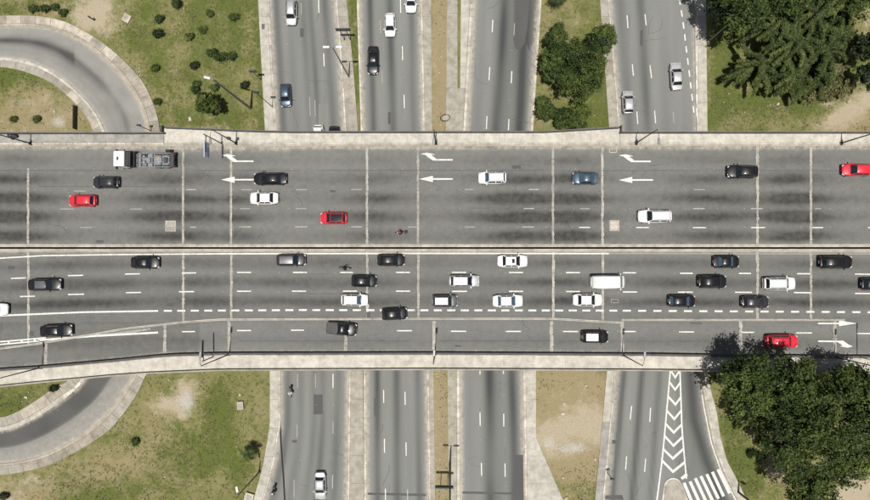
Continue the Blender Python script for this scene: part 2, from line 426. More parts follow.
def road_wear(bands, nm):
    def f(px, py, u, v):
        s = 0
        for c, a, wd in bands:
            if nm == 'road4' and py > 330: continue
            s += 1.3 * a * gauss(u - c, wd * 1.15)
        s *= .55 + .55 * noise.noise((u * 4, py * .012, hash(nm) % 7)) + .2
        if nm == 'road4' and py > 300:
            for lane, a in (((300, 618), .0), ):
                pass
            for x0, x1, a in ((624, 612, .8), (642, 632, .8), (660, 650, .5)):
                s += a * gauss(px - lerp(x0, x1, (py - 371) / 129), 3.2)
            if px > 676: s += .7 * gauss(px - yx([(371, 690), (420, 694), (460, 706), (500, 722)], py), 6) + .25
        if nm == 'road3': s += .55 * (1 / (1 + G(-(px - yx([(0, 514), (130, 513)], py)) * 2))) * (py < 48) + .5 * gauss(px - yx([(0, 522), (130, 519)], py), 7) * (47 < py < 140)
        edge = max(gauss(u, .035), gauss(1 - u, .035))
        return s, edge * .9
    return f
for nm, lft, rgt, bands, lab in ROADS:
    o = sheet('road', vline(lft, -420, 900, 330), vline(rgt, -420, 900, 330), .012, 34, M['asphalt_ground'], road_wear(bands, nm))
    o['label'] = lab; roads[nm] = o

def strip_v(name, lft, rgt, ys, z1, mats, parent, step, z0=0.0, **k):
    for y0, y1, st in ys:
        n = max(2, int(abs(y1 - y0) / 6))
        if name == 'kerb_stone' and y0 > -20 and y1 < 520:
            mid = [(y, (yx(lft, y) + yx(rgt, y)) / 2) for y in (-60, 0, 30, 60, 90, 131, 371, 385, 410, 424, 444, 458, 472, 500, 560)]
            road_left = 'pale' in str(parent.get('label', '')) or lft[0][1] < rgt[0][1]
            pieces('gutter_slab', vline(mid, y0, y1, n), vline(rgt, y0, y1, n) , z0, z1 - .09 if z1 > .1 else z1, M['gutter'] if rgt in (R1L, R2L, R3L, R4L) else M['kerb_white'], parent, st, **k)
            pieces(name, vline(lft, y0, y1, n), vline(mid, y0, y1, n), z0, z1, M['kerb_white'] if rgt in (R1L, R2L, R3L, R4L) else M['gutter'], parent, st, **k)
            continue
        pieces(name, vline(lft, y0, y1, n), vline(rgt, y0, y1, n), z0, z1, mats, parent, st, **k)
TOP = [(-420, -12, 60), (-12, 131, 2.6), (131, 371, 42), (371, 512, 2.6), (512, 900, 60)]
TOPL = [(-420, -12, 60), (-12, 131, 5.0), (131, 371, 42), (371, 512, 5.0), (512, 900, 60)]
def sidewalk(label):
    o = mesh_stub('sidewalk'); o['label'] = label; return o
def mesh_stub(name, kind='structure'):
    o = bpy.data.objects.new(name, None); link(o); o['kind'] = kind; return o
def off(pts, d): return [(y, x + d) for y, x in pts]
R1L, R1R = ROADS[0][1], ROADS[0][2]; R2L, R2R = ROADS[1][1], ROADS[1][2]; R3L, R3R = ROADS[2][1], ROADS[2][2]; R4L, R4R = ROADS[3][1], ROADS[3][2]
s1 = sidewalk('pale strip of paving between the park grass and the leftmost straight road')
S1G = [(0, 258), (130, 265), (371, 269.8), (426, 269.8), (466, 263), (500, 253.6), (600, 215)]
strip_v('kerb_stone', off(R1L, -2.6), R1L, TOP, .15, M['kerb_white'], s1, 2.6)
strip_v('slab', S1G, off(R1L, -2.8), TOPL, .12, M['side_pale'], s1, 5)
s2 = sidewalk('paved median strip left of the signs with a ribbon of grass')
strip_v('kerb_stone', R1R, off(R1R, 3.2), TOP, .15, M['kerb_white'], s2, 2.6)
strip_v('slab', off(R1R, 3.4), [(0, 346.5), (65, 353), (130, 358), (371, 363), (500, 364)], TOPL, .12, M['paving'], s2, 5)
strip_v('kerb_stone', off(R2L, -3.2), R2L, TOP, .15, M['gutter'], s2, 2.6)
s3 = sidewalk('paved margins of the dry central median')
strip_v('kerb_stone', R2R, off(R2R, 2.8), TOP, .15, M['kerb_white'], s3, 2.6)
strip_v('slab', off(R2R, 3.0), [(0, 431), (130, 432), (371, 433.5), (500, 435)], TOPL, .12, M['paving'], s3, 5)
strip_v('slab', [(0, 447), (130, 446), (371, 447.5), (500, 449)], off([(0, 457.5), (90, 457.5)], 0), [(-420, -12, 60), (-12, 88, 5)], .12, M['paving'], s3, 5)
strip_v('slab', [(0, 461), (90, 460)], off(R3L, -5.2), [(-420, -12, 60), (-12, 88, 5)], .12, M['side_pale'], s3, 5)
strip_v('slab', [(0, 447), (130, 446), (371, 447.5), (500, 449)], off(R3L, -5.2), [(88, 131, 5), (131, 371, 42), (371, 512, 5), (512, 900, 60)], .12, M['paving'], s3, 5)
strip_v('kerb_stone', off(R3L, -4.8), R3L, TOP, .15, M['kerb_white'], s3, 2.6)
s4 = sidewalk('kerb and widening concrete apron right of the empty road')
strip_v('kerb_stone', R3R, off(R3R, 3.6), TOP, .15, M['kerb'], s4, 2.6)
strip_v('slab', off(R3R, 3.8), [(300, 526), (371, 535.9), (438, 536), (500, 563), (560, 590)], [(330, 371, 9), (371, 512, 5), (512, 560, 30)], .11, M['side_pale'], s4, 5)
s5 = sidewalk('brownish sidewalk on the left side of the rightmost road')
strip_v('kerb_stone', off(R4L, -2.2), R4L, TOP, .15, M['kerb_white'], s5, 2.6)
strip_v('slab', [(0, 600), (126, 609), (371, 607), (422, 602.5), (500, 595)], off(R4L, -2.4), [(-420, -12, 60), (-12, 131, 5), (131, 371, 42)], .12, [M['paving'], M['side_brown']], s5, 5)
strip_v('slab', [(0, 600), (126, 609), (371, 607), (422, 602.5), (500, 595)], off(R4L, -2.4), [(371, 422, 5)], .12, [M['side_pale']], s5, 5)
strip_v('slab', [(0, 600), (126, 609), (371, 607), (422, 602.5), (500, 595)], off(R4L, -2.4), [(422, 512, 5), (512, 900, 60)], .12, [M['walk_grey']], s5, 5)
s6 = sidewalk('sidewalk curving along the right side of the rightmost road')
strip_v('kerb_stone', R4R, off(R4R, 2.6), TOP, .15, M['kerb_white'], s6, 2.6)
strip_v('slab', off(R4R, 2.8), [(0, 706), (131, 707.5), (371, 707), (393, 711.5), (413, 717), (436, 720), (461, 727), (480, 737), (500, 746.6), (560, 786)], TOPL, .12, M['side_pale'], s6, 5)

# loops
def loopfix(P, k):
    return P
LO_out = [(-110, 60), (-60, 36), (-25, 28), (0, 26.6), (16.8, 25.8), (39, 26.6), (56, 30), (73, 36.4), (89.6, 46), (106, 60), (120, 74), (134, 94), (143, 112), (147, 131.6), (152, 170), (155, 250), (153, 330), (133, 376.8), (127.4, 386.6), (117.6, 402), (103.6, 417.4), (84, 434), (64.4, 445.4), (45, 455), (22.4, 461), (0, 463.6), (-40, 462), (-110, 440)]
LO_in = [(-110, 100), (-60, 68), (-25, 58.5), (0, 57.4), (17, 59), (33.6, 63), (50.4, 70.6), (67, 82.6), (81, 95), (95, 112), (105, 131.6), (113, 170), (117, 250), (112, 330), (84, 381), (73, 392), (56, 405), (36.4, 417.4), (17, 427), (0, 431.4), (-40, 432), (-110, 405)]
LS_out = [(-110, 45), (-60, 22), (-25, 15), (0, 15.4), (28, 15.4), (47.6, 17.4), (67, 22.4), (84, 31), (101, 41.5), (120, 57), (140, 78), (151, 98), (157, 115), (160, 131.6), (166, 170), (168, 250), (166, 330), (145, 376.8), (137, 393.6), (126, 410.4), (109, 430), (87, 445.4), (67, 456.6), (45, 466.4), (22.4, 472), (0, 475), (-40, 474), (-110, 452)]
LS_in = [(-110, 112), (-60, 80), (-25, 68), (0, 67), (17, 69.4), (36.4, 75.6), (53, 84), (70, 98), (84, 113.4), (92.4, 130), (102, 170), (105, 250), (100, 330), (70, 378), (56, 386.6), (36.4, 400.6), (17, 412), (0, 417.4), (-40, 419), (-110, 394)]
NL = 260
# match parameters: resample each, then pair by nearest index along centreline
def pair(P, Qp, n=NL):
    a = smooth_poly(P, n); b = smooth_poly(Qp, n)
    # reparametrise b so that each point is nearest to a's normal
    out = []; j = 0
    for i, p in enumerate(a):
        best, bj = 1e9, j
        for k in range(j, min(n + 1, j + 30)):
            d = (b[k][0] - p[0]) ** 2 + (b[k][1] - p[1]) ** 2
            if d < best: best, bj = d, k
        j = bj; out.append(b[bj])
    # smooth
    for _ in range(4):
        out = [out[0]] + [((out[i - 1][0] + out[i][0] + out[i + 1][0]) / 3, (out[i - 1][1] + out[i][1] + out[i + 1][1]) / 3) for i in range(1, n)] + [out[-1]]
    return a, out
def loop_wear(px, py, u, v):
    if py < 250:
        s = .75 * gauss(u - .42, .13) * (px < 75) + .6 * gauss(u - .55, .13) * gauss(px - 60, 60) + .5 * gauss(u - .45, .07) + .2 * gauss(u - .75, .06)
    else:
        s = 1.0 / (1 + G(-(u - .50) * 60)) * .80 + .22 * gauss(u - .5, .02) + .10 + .1 * gauss(u - .3, .1)
    s *= (.75 + .6 * noise.noise((px * .03, py * .03, 3))) if py < 250 else (1 + .12 * noise.noise((px * .03, py * .03, 3)))
    return s, max(gauss(u, .05), gauss(1 - u, .05)) + .25 * (py > 300) * (u < .4)
a, b = pair(LO_out, LO_in)
lr = sheet('road', a, b, .012, 20, M['asphalt_loop'], loop_wear); lr['label'] = 'curved loop ramp passing under the left end of the overpass'; roads['loop'] = lr
s7 = sidewalk('outer slab sidewalk of the curved loop ramp'); s8 = sidewalk('inner slab sidewalk of the curved loop ramp')
def inset(P, Qp, t0, t1):
    return [(lerp(p[0], q[0], t0), lerp(p[1], q[1], t0)) for p, q in zip(P, Qp)], [(lerp(p[0], q[0], t1), lerp(p[1], q[1], t1)) for p, q in zip(P, Qp)]
a, b = pair(LS_out, LO_out)
p1, p2 = inset(a, b, 0, .74); pieces('slab', p1, p2, 0, .12, [M['slab_light'], M['slab_dark'], M['paving'], M['slab_dark']], s7, 2.7, gap=.02)
p1, p2 = inset(a, b, .76, 1.0); pieces('kerb_stone', p1, p2, 0, .15, M['gutter'], s7, 2.4)
a, b = pair(LS_in, LO_in)
p1, p2 = inset(a, b, 0, .70); pieces('slab', p1, p2, 0, .12, [M['slab_light'], M['slab_dark'], M['slab_light'], M['paving']], s8, 2.7, gap=.02)
p1, p2 = inset(a, b, .72, 1.0); pieces('kerb_stone', p1, p2, 0, .15, M['kerb_white'], s8, 2.4)

# ------------------------------------------------------------------ ground markings
def quad_px(mb, x0, y0, x1, y1, wd, z):
    a, b = W(x0, y0, z), W(x1, y1, z); d = (b - a).normalized(); n = Vector((-d.y, d.x, 0)) * wd / 2
    mb.flat([(a - n)[:2], (b - n)[:2], (b + n)[:2], (a + n)[:2]], z)
def dash(parent, x0, y0, x1, y1, wd, z, mat, name='lane_dash'):
    if name == 'lane_dash': wd *= .78
    mb = MB(); quad_px(mb, x0, y0, x1, y1, wd, z); return mb.build(name, mat, parent)
GZ = .018
Lw, Lo, Lf = M['line_worn'], M['line'], M['line_faint']
GD = {'road1': [(318.6, -2, 318.8, 12.6, Lo), (323.6, 53, 324.2, 66, Lo), (301, 3, 301.3, 14, Lf), (309.6, 97, 310.2, 116, Lf), (333, 374, 333, 388, Lo), (333, 422, 333, 434, Lf), (332.6, 475, 332.4, 489, Lw),
                (315.5, 374, 315.5, 388, Lf), (297.6, 374, 297.6, 388, Lf), (297, 425, 297, 438, Lf), (294, 480, 294, 497, Lf), (314.8, 100, 315.3, 116, Lf)],
      'road2': [(400.4, -2, 400.7, 12.6, Lo), (402.3, 46, 402.6, 60, Lo), (404, 94.6, 404.4, 108, Lo), (383.6, 390, 383.7, 403, Lo), (384.4, 439, 384.5, 453, Lo), (405, 392, 405.2, 405, Lo), (406, 442.6, 406.2, 456, Lo), (385.4, 489, 385.5, 502, Lo), (407.5, 489, 407.6, 502, Lw), (380, 20, 380.6, 33, Lf), (382, 70, 382.4, 83, Lf)],
      'road3': [(492.8, 19.6, 492.2, 32, Lo), (489.8, 67, 489, 80, Lo), (487, 116, 486.4, 129, Lo), (511.8, 71, 511.2, 83, Lo), (509, 119, 508.4, 130, Lo), (514.5, 23, 514, 35, Lf), (480, 371, 480, 374.6, Lo), (480, 412.6, 480.2, 426, Lo), (481.4, 463, 481.6, 476, Lo), (503.7, 414, 503.8, 426.6, Lo), (505, 463.6, 505.2, 477, Lo), (503.4, 371, 503.4, 374, Lo)],
      'road4': [(627, 15, 628, 28, Lo), (632.3, 64, 633.4, 75.6, Lo), (636.9, 111.5, 637.8, 124, Lo), (645, 14, 646.2, 25, Lo), (650, 65, 651.6, 78, Lo), (654.6, 110.5, 655.6, 123, Lo), (673.2, 111.6, 674, 123, Lf), (631.6, 406, 630.2, 419.7, Lo), (626.6, 456.6, 625.6, 469.8, Lo), (650.5, 408, 649.8, 422, Lo), (645.6, 459, 644.6, 472, Lo)]}
for k, L in GD.items():
    for x0, y0, x1, y1, mt in L: dash(roads[k], x0, y0, x1, y1, .20, GZ, mt)
E = [(679.4, 0), (681, 8), (683.5, 25), (686, 46), (689, 70), (691.5, 92), (693.6, 110)]
y = -2
while y < 112:
    dash(roads['road4'], yx([(b, a) for a, b in E], y), y, yx([(b, a) for a, b in E], y + 6.5), y + 6.5, .28, GZ, Lo); y += 12
for y in (52, 66, 80, 94, 108): dash(roads['road4'], 696.5, y, 697, y + 9, .22, .157, M['line'])
# edge lines
def longline(parent, pts, wd, z, mat, name='edge_line'):
    mb = MB(); P = [W(*p, z) for p in pts]; L_ = []; R_ = []
    for i, p in enumerate(P):
        d = (P[min(i + 1, len(P) - 1)] - P[max(i - 1, 0)]).normalized(); n = Vector((-d.y, d.x, 0)) * wd / 2
        L_.append(p + n); R_.append(p - n)
    for i in range(len(P) - 1): mb.flat([L_[i][:2], R_[i][:2], R_[i + 1][:2], L_[i + 1][:2]], z)
    return mb.build(name, mat, parent)
r4 = roads['road4']
HL = [(372, 670.2), (430, 665), (458, 662.4), (500, 657), (540, 651)]; HR = [(372, 680), (430, 682), (479, 686.4)]
longline(r4, [(x, y) for x, y in vline(HL, 352, 540, 12)], .24, GZ + .004, Lo); longline(r4, [(x, y) for x, y in vline(HR, 352, 479, 10)], .24, GZ + .004, Lo)
VZ = [((75, 45), (90, 68), (105, 45)), ((72, 88), (90, 112), (107, 88)), ((66, 137), (91, 165), (110, 139)), ((61, 188), (87, 217), (112, 186)), ((55, 233), (85, 265), (115, 235)), ((50, 275), (84, 312), (117, 280)), ((45, 322), (82, 358), (121, 322)), ((40, 362), (82, 405), (126, 370))]
def zc(p): return (650 + p[0] / 3.5727, 360 + p[1] / 3.5714)
for V in VZ:
    a, b, c = [W(*zc(p), GZ) for p in V]; t = Vector((0, .52, 0))
    mb = MB(); mb.flat([a[:2], b[:2], (b + t)[:2], (a + t)[:2]], GZ); mb.flat([b[:2], c[:2], (c + t)[:2], (b + t)[:2]], GZ); mb.build('chevron', Lo, r4)
dash(r4, 681.5, 479, 687, 474.5, .5, GZ, Lo, 'chevron')
for x0, y0, x1, y1 in ((684, 483, 693.5, 506), (690, 481.6, 701, 506), (695.3, 478.4, 708, 506), (700.8, 476.3, 714, 504), (706.8, 474.4, 718.4, 499), (712.3, 472, 723.6, 496.5), (718, 469.6, 729.6, 493.5)):
    dash(r4, x0, y0, x1, y1, .50, GZ, Lo, 'crosswalk_stripe')
longline(r4, [(x - 1.6, y) for x, y in vline(R4R, 395, 520, 16)], .16, GZ, Lo)
# traffic island at gore
isl = smooth_poly([(660.5, 540), (661.5, 510), (662.6, 495), (664.5, 484), (668.5, 479.3), (673, 478), (678, 479.4), (682, 484.5), (686, 495), (691, 508), (700, 540)], 40)
def ring_island(name, pts, label, m1, m2):
    cx, cy = sum(p[0] for p in pts) / len(pts), sum(p[1] for p in pts) / len(pts)
    o = mesh_stub(name); o['label'] = label
    inn = [(lerp(p[0], cx, .12), p[1] + 1.6) for p in pts]
    pieces('kerb_stone', pts, inn, 0, .15, m1, o, 2.0)
    mb = MB(); mb.prism([W(*p, .1)[:2] for p in [(lerp(p[0], cx, .13), p[1] + 1.8) for p in pts]], 0, .12); mb.build('slab', m2, o)
ring_island('traffic_island', isl, 'round tipped concrete traffic island below the chevrons', M['kerb_white'], M['paving'])
# asphalt patches and seams
def patch(parent, pts, z=.015, name='asphalt_patch', mat=None):
    mb = MB(); mb.flat([W(*p, z)[:2] for p in pts], z); return mb.build(name, mat or M['asphalt_patch'], parent)
patch(roads['road1'], [(313.6, 394.5), (322.6, 394.5), (323, 414.5), (313.6, 414.5)])
patch(roads['road1'], [(318.6, 103.6), (328, 103.6), (328.4, 133), (318.6, 133)], mat=M['asphalt_ground'])
patch(roads['road3'], [(516.5, -30), (531, -30), (529, 10), (527, 30), (524, 44), (520, 50), (515.5, 49), (513.5, 40), (515, 20)])
patch(roads['road3'], [(513.5, 455), (523.4, 455), (524, 520), (513.5, 520)])
patch(roads['road3'], [(462.5, 491.5), (514, 492.8), (514, 494.8), (462.5, 493.8)], .016)
patch(roads['road2'], [(367.6, 492.8), (426, 494), (426, 496.4), (367.6, 495)], .016)
patch(roads['road4'], [(605.5, 495.5), (622, 495.2), (624, 500), (605, 499.6)], .016)
longline(roads['road1'], [(278.8, 377), (279.6, 400), (281, 444), (283.4, 475), (285, 505)], .3, .016, M['seam'], 'thin_strip')  # thin dark strip following the left edge of the road
patch(roads['loop'], [(99, 395), (104, 392), (118, 377), (121, 372), (122, 372), (119, 378), (105, 394), (100, 397)], .015, 'thin_strip', M['asphalt_loop'])

rq = random.Random(8)
for k in range(40):
    nm = rq.choice(('road1', 'road2', 'road3', 'road4')); i = int(nm[-1]) - 1; y = rq.choice((rq.uniform(0, 120), rq.uniform(376, 495)))
    x0, x1 = yx(ROADS[i][1], y), yx(ROADS[i][2], y); x = rq.uniform(x0 + 3, min(x1, 690) - 3); a = rq.choice((1.57, 1.57, 0)) ; P = [(x, y)]
    for q in range(rq.randint(4, 12)):
        a += rq.uniform(-.35, .35); P.append((P[-1][0] + 2.2 * math.cos(a), P[-1][1] + 2.2 * math.sin(a)))
    P = [p for p in P if x0 + 1 < p[0] < x1 - 1 and (p[1] < 131 or p[1] > 371)]
    if len(P) > 2: longline(roads[nm], P, rq.uniform(.04, .08), .0155, M['asphalt_patch'], 'crack')
for nm, x, y, wx, wy in (('road1', 300, 28, 4, 9), ('road2', 388, 112, 3, 12), ('road1', 292, 440, 5, 3), ('road4', 640, 30, 3, 16), ('road2', 374, 398, 3, 18), ('road4', 612, 440, 4, 4)):
    patch(roads[nm], [(x, y), (x + wx, y + .2), (x + wx - .2, y + wy), (x + .1, y + wy - .3)], .0150, 'repair_patch')
# ------------------------------------------------------------------ overpass decks
JX = [-340, -290, -160, -110, 28, 183, 231, 367, 418, 553, 602.5, 757.5, 811, 990, 1040, 1180]
def N_outer(x): 
    if x < 164: return 131.8
    if x < 620: return yx([(164, 126.3), (185, 127), (240, 129.6), (290, 130.8), (545, 130.8), (618, 126.4), (620, 126.3)], x)
    return 131.3
NX = sorted(set([-380, -200, -40, 30, 100, 163.9, 164.1, 185, 210, 240, 290, 350, 420, 480, 545, 580, 600, 619.9, 620.1, 700, 780, 860, 950, 1100, 1280]))
NB = empty('road_bridge', W(435, 190, 0)); tag(NB, 'upper wider overpass deck with left pointing arrows and traffic heading left', 'bridge')
SB = empty('road_bridge', W(435, 310, 0)); tag(SB, 'lower overpass deck with dashed bus lane line and traffic heading right', 'bridge')
def childof(o, p):
    o.parent = p; o.matrix_parent_inverse = Matrix.Translation(-Vector(p.location)); return o
class Par:      # wraps parenting so that world coordinates are kept
    pass
def keep(before, parent):
    for o in list(COL.objects):
        if o not in before and o.parent is None: childof(o, parent)
def deck_poly(xs, ytop, ybot):
    return [W(x, ytop(x), DZ)[:2] for x in xs] + [W(x, ybot(x), DZ)[:2] for x in reversed(xs)]
S_outer = lambda x: yx([(-120, 400), (0, 387.3), (43, 382.9), (110, 376.8), (140, 374.4), (220, 371), (435, 370.2), (650, 371.2), (870, 374), (1220, 378)], x)
S_inner = lambda x: yx([(-120, 377), (0, 370), (41, 367.3), (110, 361.2), (168, 355.4), (220, 354), (435, 353.6), (650, 354.8), (709, 355.8), (859, 357), (1220, 360)], x)
SX = [-380, -120, 0, 43, 80, 110, 140, 168, 220, 300, 435, 540, 650, 709, 780, 859, 960, 1280]
def bridge_child(o, p): o.parent = p; o.matrix_parent_inverse = Matrix.Translation(-p.location); return o
mb = MB(); mb.prism(deck_poly(NX, N_outer, lambda x: 247.0), DZ - .35, DZ)
bridge_child(mb.build('deck_slab', M['deck_concrete']), NB)
mb = MB(); mb.prism(deck_poly(SX, lambda x: 248.9, S_outer), DZ - .35, DZ)
bridge_child(mb.build('deck_slab', M['deck_concrete']), SB)
for P_, ys in ((NB, (140, 160, 180, 200, 220, 240)), (SB, (256, 276, 296, 316, 336, 356))):
    for y in ys:
        a, b = W(-380, y, DZ), W(1280, y, DZ)
        mb = MB(); mb.box(((a.x + b.x) / 2, a.y, DZ - .95), (b.x - a.x, .5, 1.2)); bridge_child(mb.build('girder', M['deck_concrete']), P_)
    for x in (-290, -100, 54, 205, 355, 448, 571, 655, 790, 1010):
        y0, y1 = W(x, ys[0], DZ).y, W(x, ys[-1], DZ).y; X = W(x, 250, DZ).x
        mb = MB(); mb.box((X, (y0 + y1) / 2, DZ - 1.55 - .45), (1.2, abs(y1 - y0) + 1.0, .9), bev=.08); bridge_child(mb.build('pier_cap', M['deck_concrete']), P_)
        for t in (.15, .5, .85):
            mb = MB(); Y = lerp(y0, y1, t); mb.tube([(X, Y, -.1), (X, Y, DZ - 2.45)], .55, 16); bridge_child(mb.build('pier', M['deck_concrete'], smooth=False), P_)
# asphalt surfaces
def win(px, L): return max([a * gauss(px - c, s) for c, s, a in L])
NWIN = [(-330, 50, .8), (-150, 50, .8), (8, 42, .9), (175, 40, .85), (236, 24, .5), (372, 30, .5), (520, 42, .9), (568, 32, 1), (715, 45, .6), (792, 34, 1), (980, 45, .8), (1150, 40, .8)]
def n_wear(px, py, u, v):
    s = 0
    for yc, am in ((160, .28), (179, .62), (198.5, .9), (217, 1.0), (236, .75)):
        s += 1.5 * am * gauss(py - yc, 6.2) * (.20 + 1.1 * win(px + 6 * noise.noise((py * .1, yc, 0)), NWIN))
    s += .14 * gauss(py - 170, 1.6) * (.6 + noise.noise((px * .02, 3, 1)))
    s *= .92 + .35 * noise.noise((px * .02, py * .12, 5))
    d = .95 * gauss(py - 147.2, 2.2) + .5 * gauss(py - 244.5, 1.2) + .12
    if 150 < px < 290: d += .4 * gauss(py - 149, 3)
    return s, d
SWIN = [(70, 55, .7), (200, 40, .5), (330, 60, .35), (560, 40, .6), (690, 60, .5), (820, 50, .7), (990, 60, .6), (-100, 80, .7)]
def s_wear(px, py, u, v):
    dy = yx([(-100, 8), (0, 5), (60, 2.4), (183, 0), (600, 0), (870, 1.5)], px)
    s = 0
    for yc, am in ((263, .55), (282.5, .75), (301.5, .85), (317, .25), (341, .3)):
        s += 1.6 * am * gauss(py - yc - dy, 6.2) * (.42 + .6 * win(px, SWIN))
    s *= .92 + .35 * noise.noise((px * .02, py * .12, 9))
    if py > 322 and px < 200: s += .25
    d = .55 * gauss(py - 252, 1.3) + .8 * gauss(py - S_inner(px) + 1.0, 2.2) + .10
    return s, d
na = sheet('road_surface', hline([(0, 146), (870, 146)], -380, 1280, 560), hline([(0, 245.6), (870, 245.6)], -380, 1280, 560), DZ + .012, 84, M['asphalt_deck'], n_wear, kind=None); bridge_child(na, NB)
sa = sheet('road_surface', [(x, 250.6) for x in [lerp(-380, 1280, i / 560) for i in range(561)]], [(x, S_inner(x) - .4) for x in [lerp(-380, 1280, i / 560) for i in range(561)]], DZ + .012, 84, M['asphalt_deck'], s_wear, kind=None); bridge_child(sa, SB)
def bpieces(bridge, name, A, B, z0, z1, mats, step, **k):
    st = set(COL.objects); pieces(name, A, B, DZ + z0, DZ + z1, mats, None, step, **k)
    for o in COL.objects:
        if o not in st: bridge_child(o, bridge)
def hx(f, x0, x1, d=0, n=None):
    n = n or max(2, int((x1 - x0) / 8)); return [(lerp(x0, x1, i / n), f(lerp(x0, x1, i / n)) + d) for i in range(n + 1)]
K = lambda y: (lambda x: y)
# north walkway, kerb, parapet
for x0, x1, st, mt in ((-380, -10, 20, M['walk_grey']), (-10, 163.8, 4.6, M['walk_grey']), (164.2, 619.8, 4.6, M['walk']), (620.2, 880, 4.6, M['walk']), (880, 1280, 20, M['walk'])):
    bpieces(NB, 'walkway_panel', hx(N_outer, x0, x1, 2.0), hx(K(142.6), x0, x1), 0, .18, mt, st, gap=.006)
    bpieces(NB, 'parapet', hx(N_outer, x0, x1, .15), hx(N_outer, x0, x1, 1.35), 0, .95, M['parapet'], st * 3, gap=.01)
    bpieces(NB, 'kerb_stone', hx(K(142.8), x0, x1), hx(K(144.3), x0, x1), 0, .24, M['kerb_white'] if x0 < 160 else M['kerb'], max(3.2, st * .7))
    bpieces(NB, 'gutter_slab', hx(K(144.4), x0, x1), hx(K(146.0), x0, x1), 0, .05, M['gutter'], max(3.2, st * .7))
mb = MB()
for xx in (164, 620): 
    a, b = W(xx, 126.4, DZ), W(xx, 132.8, DZ); mb.box((a.x, (a.y + b.y) / 2, DZ + .475), (.2, abs(a.y - b.y), .95))
bridge_child(mb.build('parapet_return', M['parapet']), NB)
# pale band between walkway and road
# median barriers
bpieces(NB, 'median_barrier', hx(K(244.4), -380, 1280), hx(K(245.6), -380, 1280), 0, .20, M['kerb'], 12)
bpieces(NB, 'edge_beam', hx(K(245.8), -380, 1280), hx(K(247.0), -380, 1280), -.1, .22, M['kerb'], 12)
bpieces(SB, 'median_barrier', hx(K(248.9), -380, 1280), hx(K(250.2), -380, 1280), 0, .55, M['barrier'], 9)
bpieces(SB, 'gutter_slab', hx(K(250.35), -380, 1280), hx(K(251.8), -380, 1280), 0, .03, M['gutter'], 9)
# south walkway etc.
for x0, x1, st in ((-380, -10, 20), (-10, 880, 4.9), (880, 1280, 20)):
    bpieces(SB, 'walkway_panel', hx(S_inner, x0, x1, 1.9), hx(S_outer, x0, x1, -1.5), 0, .18, M['walk'], st, gap=.006)
    bpieces(SB, 'guard_wall', hx(S_inner, x0, x1, -.9), hx(S_inner, x0, x1, 1.2), 0, .85, M['parapet'], st * 2.5, gap=.01)  # wall widened and darkened to take in its shaded face and shadow
    bpieces(SB, 'parapet', hx(S_outer, x0, x1, -1.3), hx(S_outer, x0, x1, -.1), 0, .8, M['paving'], st * 3, gap=.01)
    bpieces(SB, 'kerb_stone', hx(S_inner, x0, x1, 1.25), hx(S_inner, x0, x1, 1.85), 0, .24, M['kerb'], 6)
# dividing kerb between carriageways
D1 = [(-200, 374), (-60, 357), (0, 348.6), (40, 343.5), (126, 328.6), (183, 322.2), (220, 319.6), (430, 318.8), (552, 318.8), (622, 322.8)]
dk = lambda x: yx(D1, x)
bpieces(SB, 'dividing_kerb', hx(dk, -380, 622, -1.0), hx(dk, -380, 622, -.15), 0, .16, M['kerb'], 6)
bpieces(SB, 'dividing_kerb', hx(dk, -380, 622, .15), hx(dk, -380, 622, 1.0), 0, .16, M['barrier'], 6)
bpieces(SB, 'dividing_kerb', hx(K(319.0), 621.5, 845), hx(K(319.9), 621.5, 845), 0, .16, M['kerb'], 6)
bpieces(SB, 'dividing_kerb', hx(K(320.2), 621.5, 845), hx(K(321.0), 621.5, 845), 0, .16, M['barrier'], 6)
# gore between loop exit line and kerb
mb = MB(); mb.flat([W(*p, DZ + .016)[:2] for p in ((68, 338.6), (126, 331.2), (150, 328), (150, 330), (126, 334.2), (72, 338.9))], DZ + .016)
bridge_child(mb.build('gore_paint', M['line_faint']), SB)
# expansion joints
def joint(P_, x, y0, y1, wd=.42, x1=None):
    x1 = x if x1 is None else x1
    n = 60; L_ = []; R_ = []; z = DZ + .016
    for i in range(n + 1):
        t = i / n; yy = lerp(y0, y1, t); xx = lerp(x, x1, t) + .5 * noise.noise((yy * .12, x, 2))
        h = (wd / 2 * .8 + .12 * noise.noise((yy * .55, x, 0))) * 1.0; p = W(xx, yy, z)
        h = max(.05, h); L_.append((p.x - h, p.y)); R_.append((p.x + h + .12 * noise.noise((yy * .6, x, 7)), p.y))
    mb = MB()
    for i in range(n): mb.flat([L_[i], R_[i], R_[i + 1], L_[i + 1]], z)
    o = mb.build('expansion_joint', M['joint']); bridge_child(o, P_)
    mb = MB(); quad_px(mb, x, y0, x1, y1, .025, z + .004); mb.build('rubber_seal', M['asphalt_patch'], o)
for x in JX:
    joint(NB, x, 168 if x == 28 else 146.4, 244.2)
    if x < 623: joint(SB, x + .3, 252, dk(x) - 1.2)
    else: joint(SB, x, 252, 318.8 if x < 830 else 350)
for x in (-330, -120, 45.8, 164.6, 229, 345.6, 434, 551.5, 622.2, 740.5, 835, 1010, 1160):
    y0 = dk(x) + 1.3 if x < 622 else 321.4
    y0 = max(y0, 321.2) if x > 200 else y0
    joint(SB, x, y0, S_inner(x) - .8, .55)
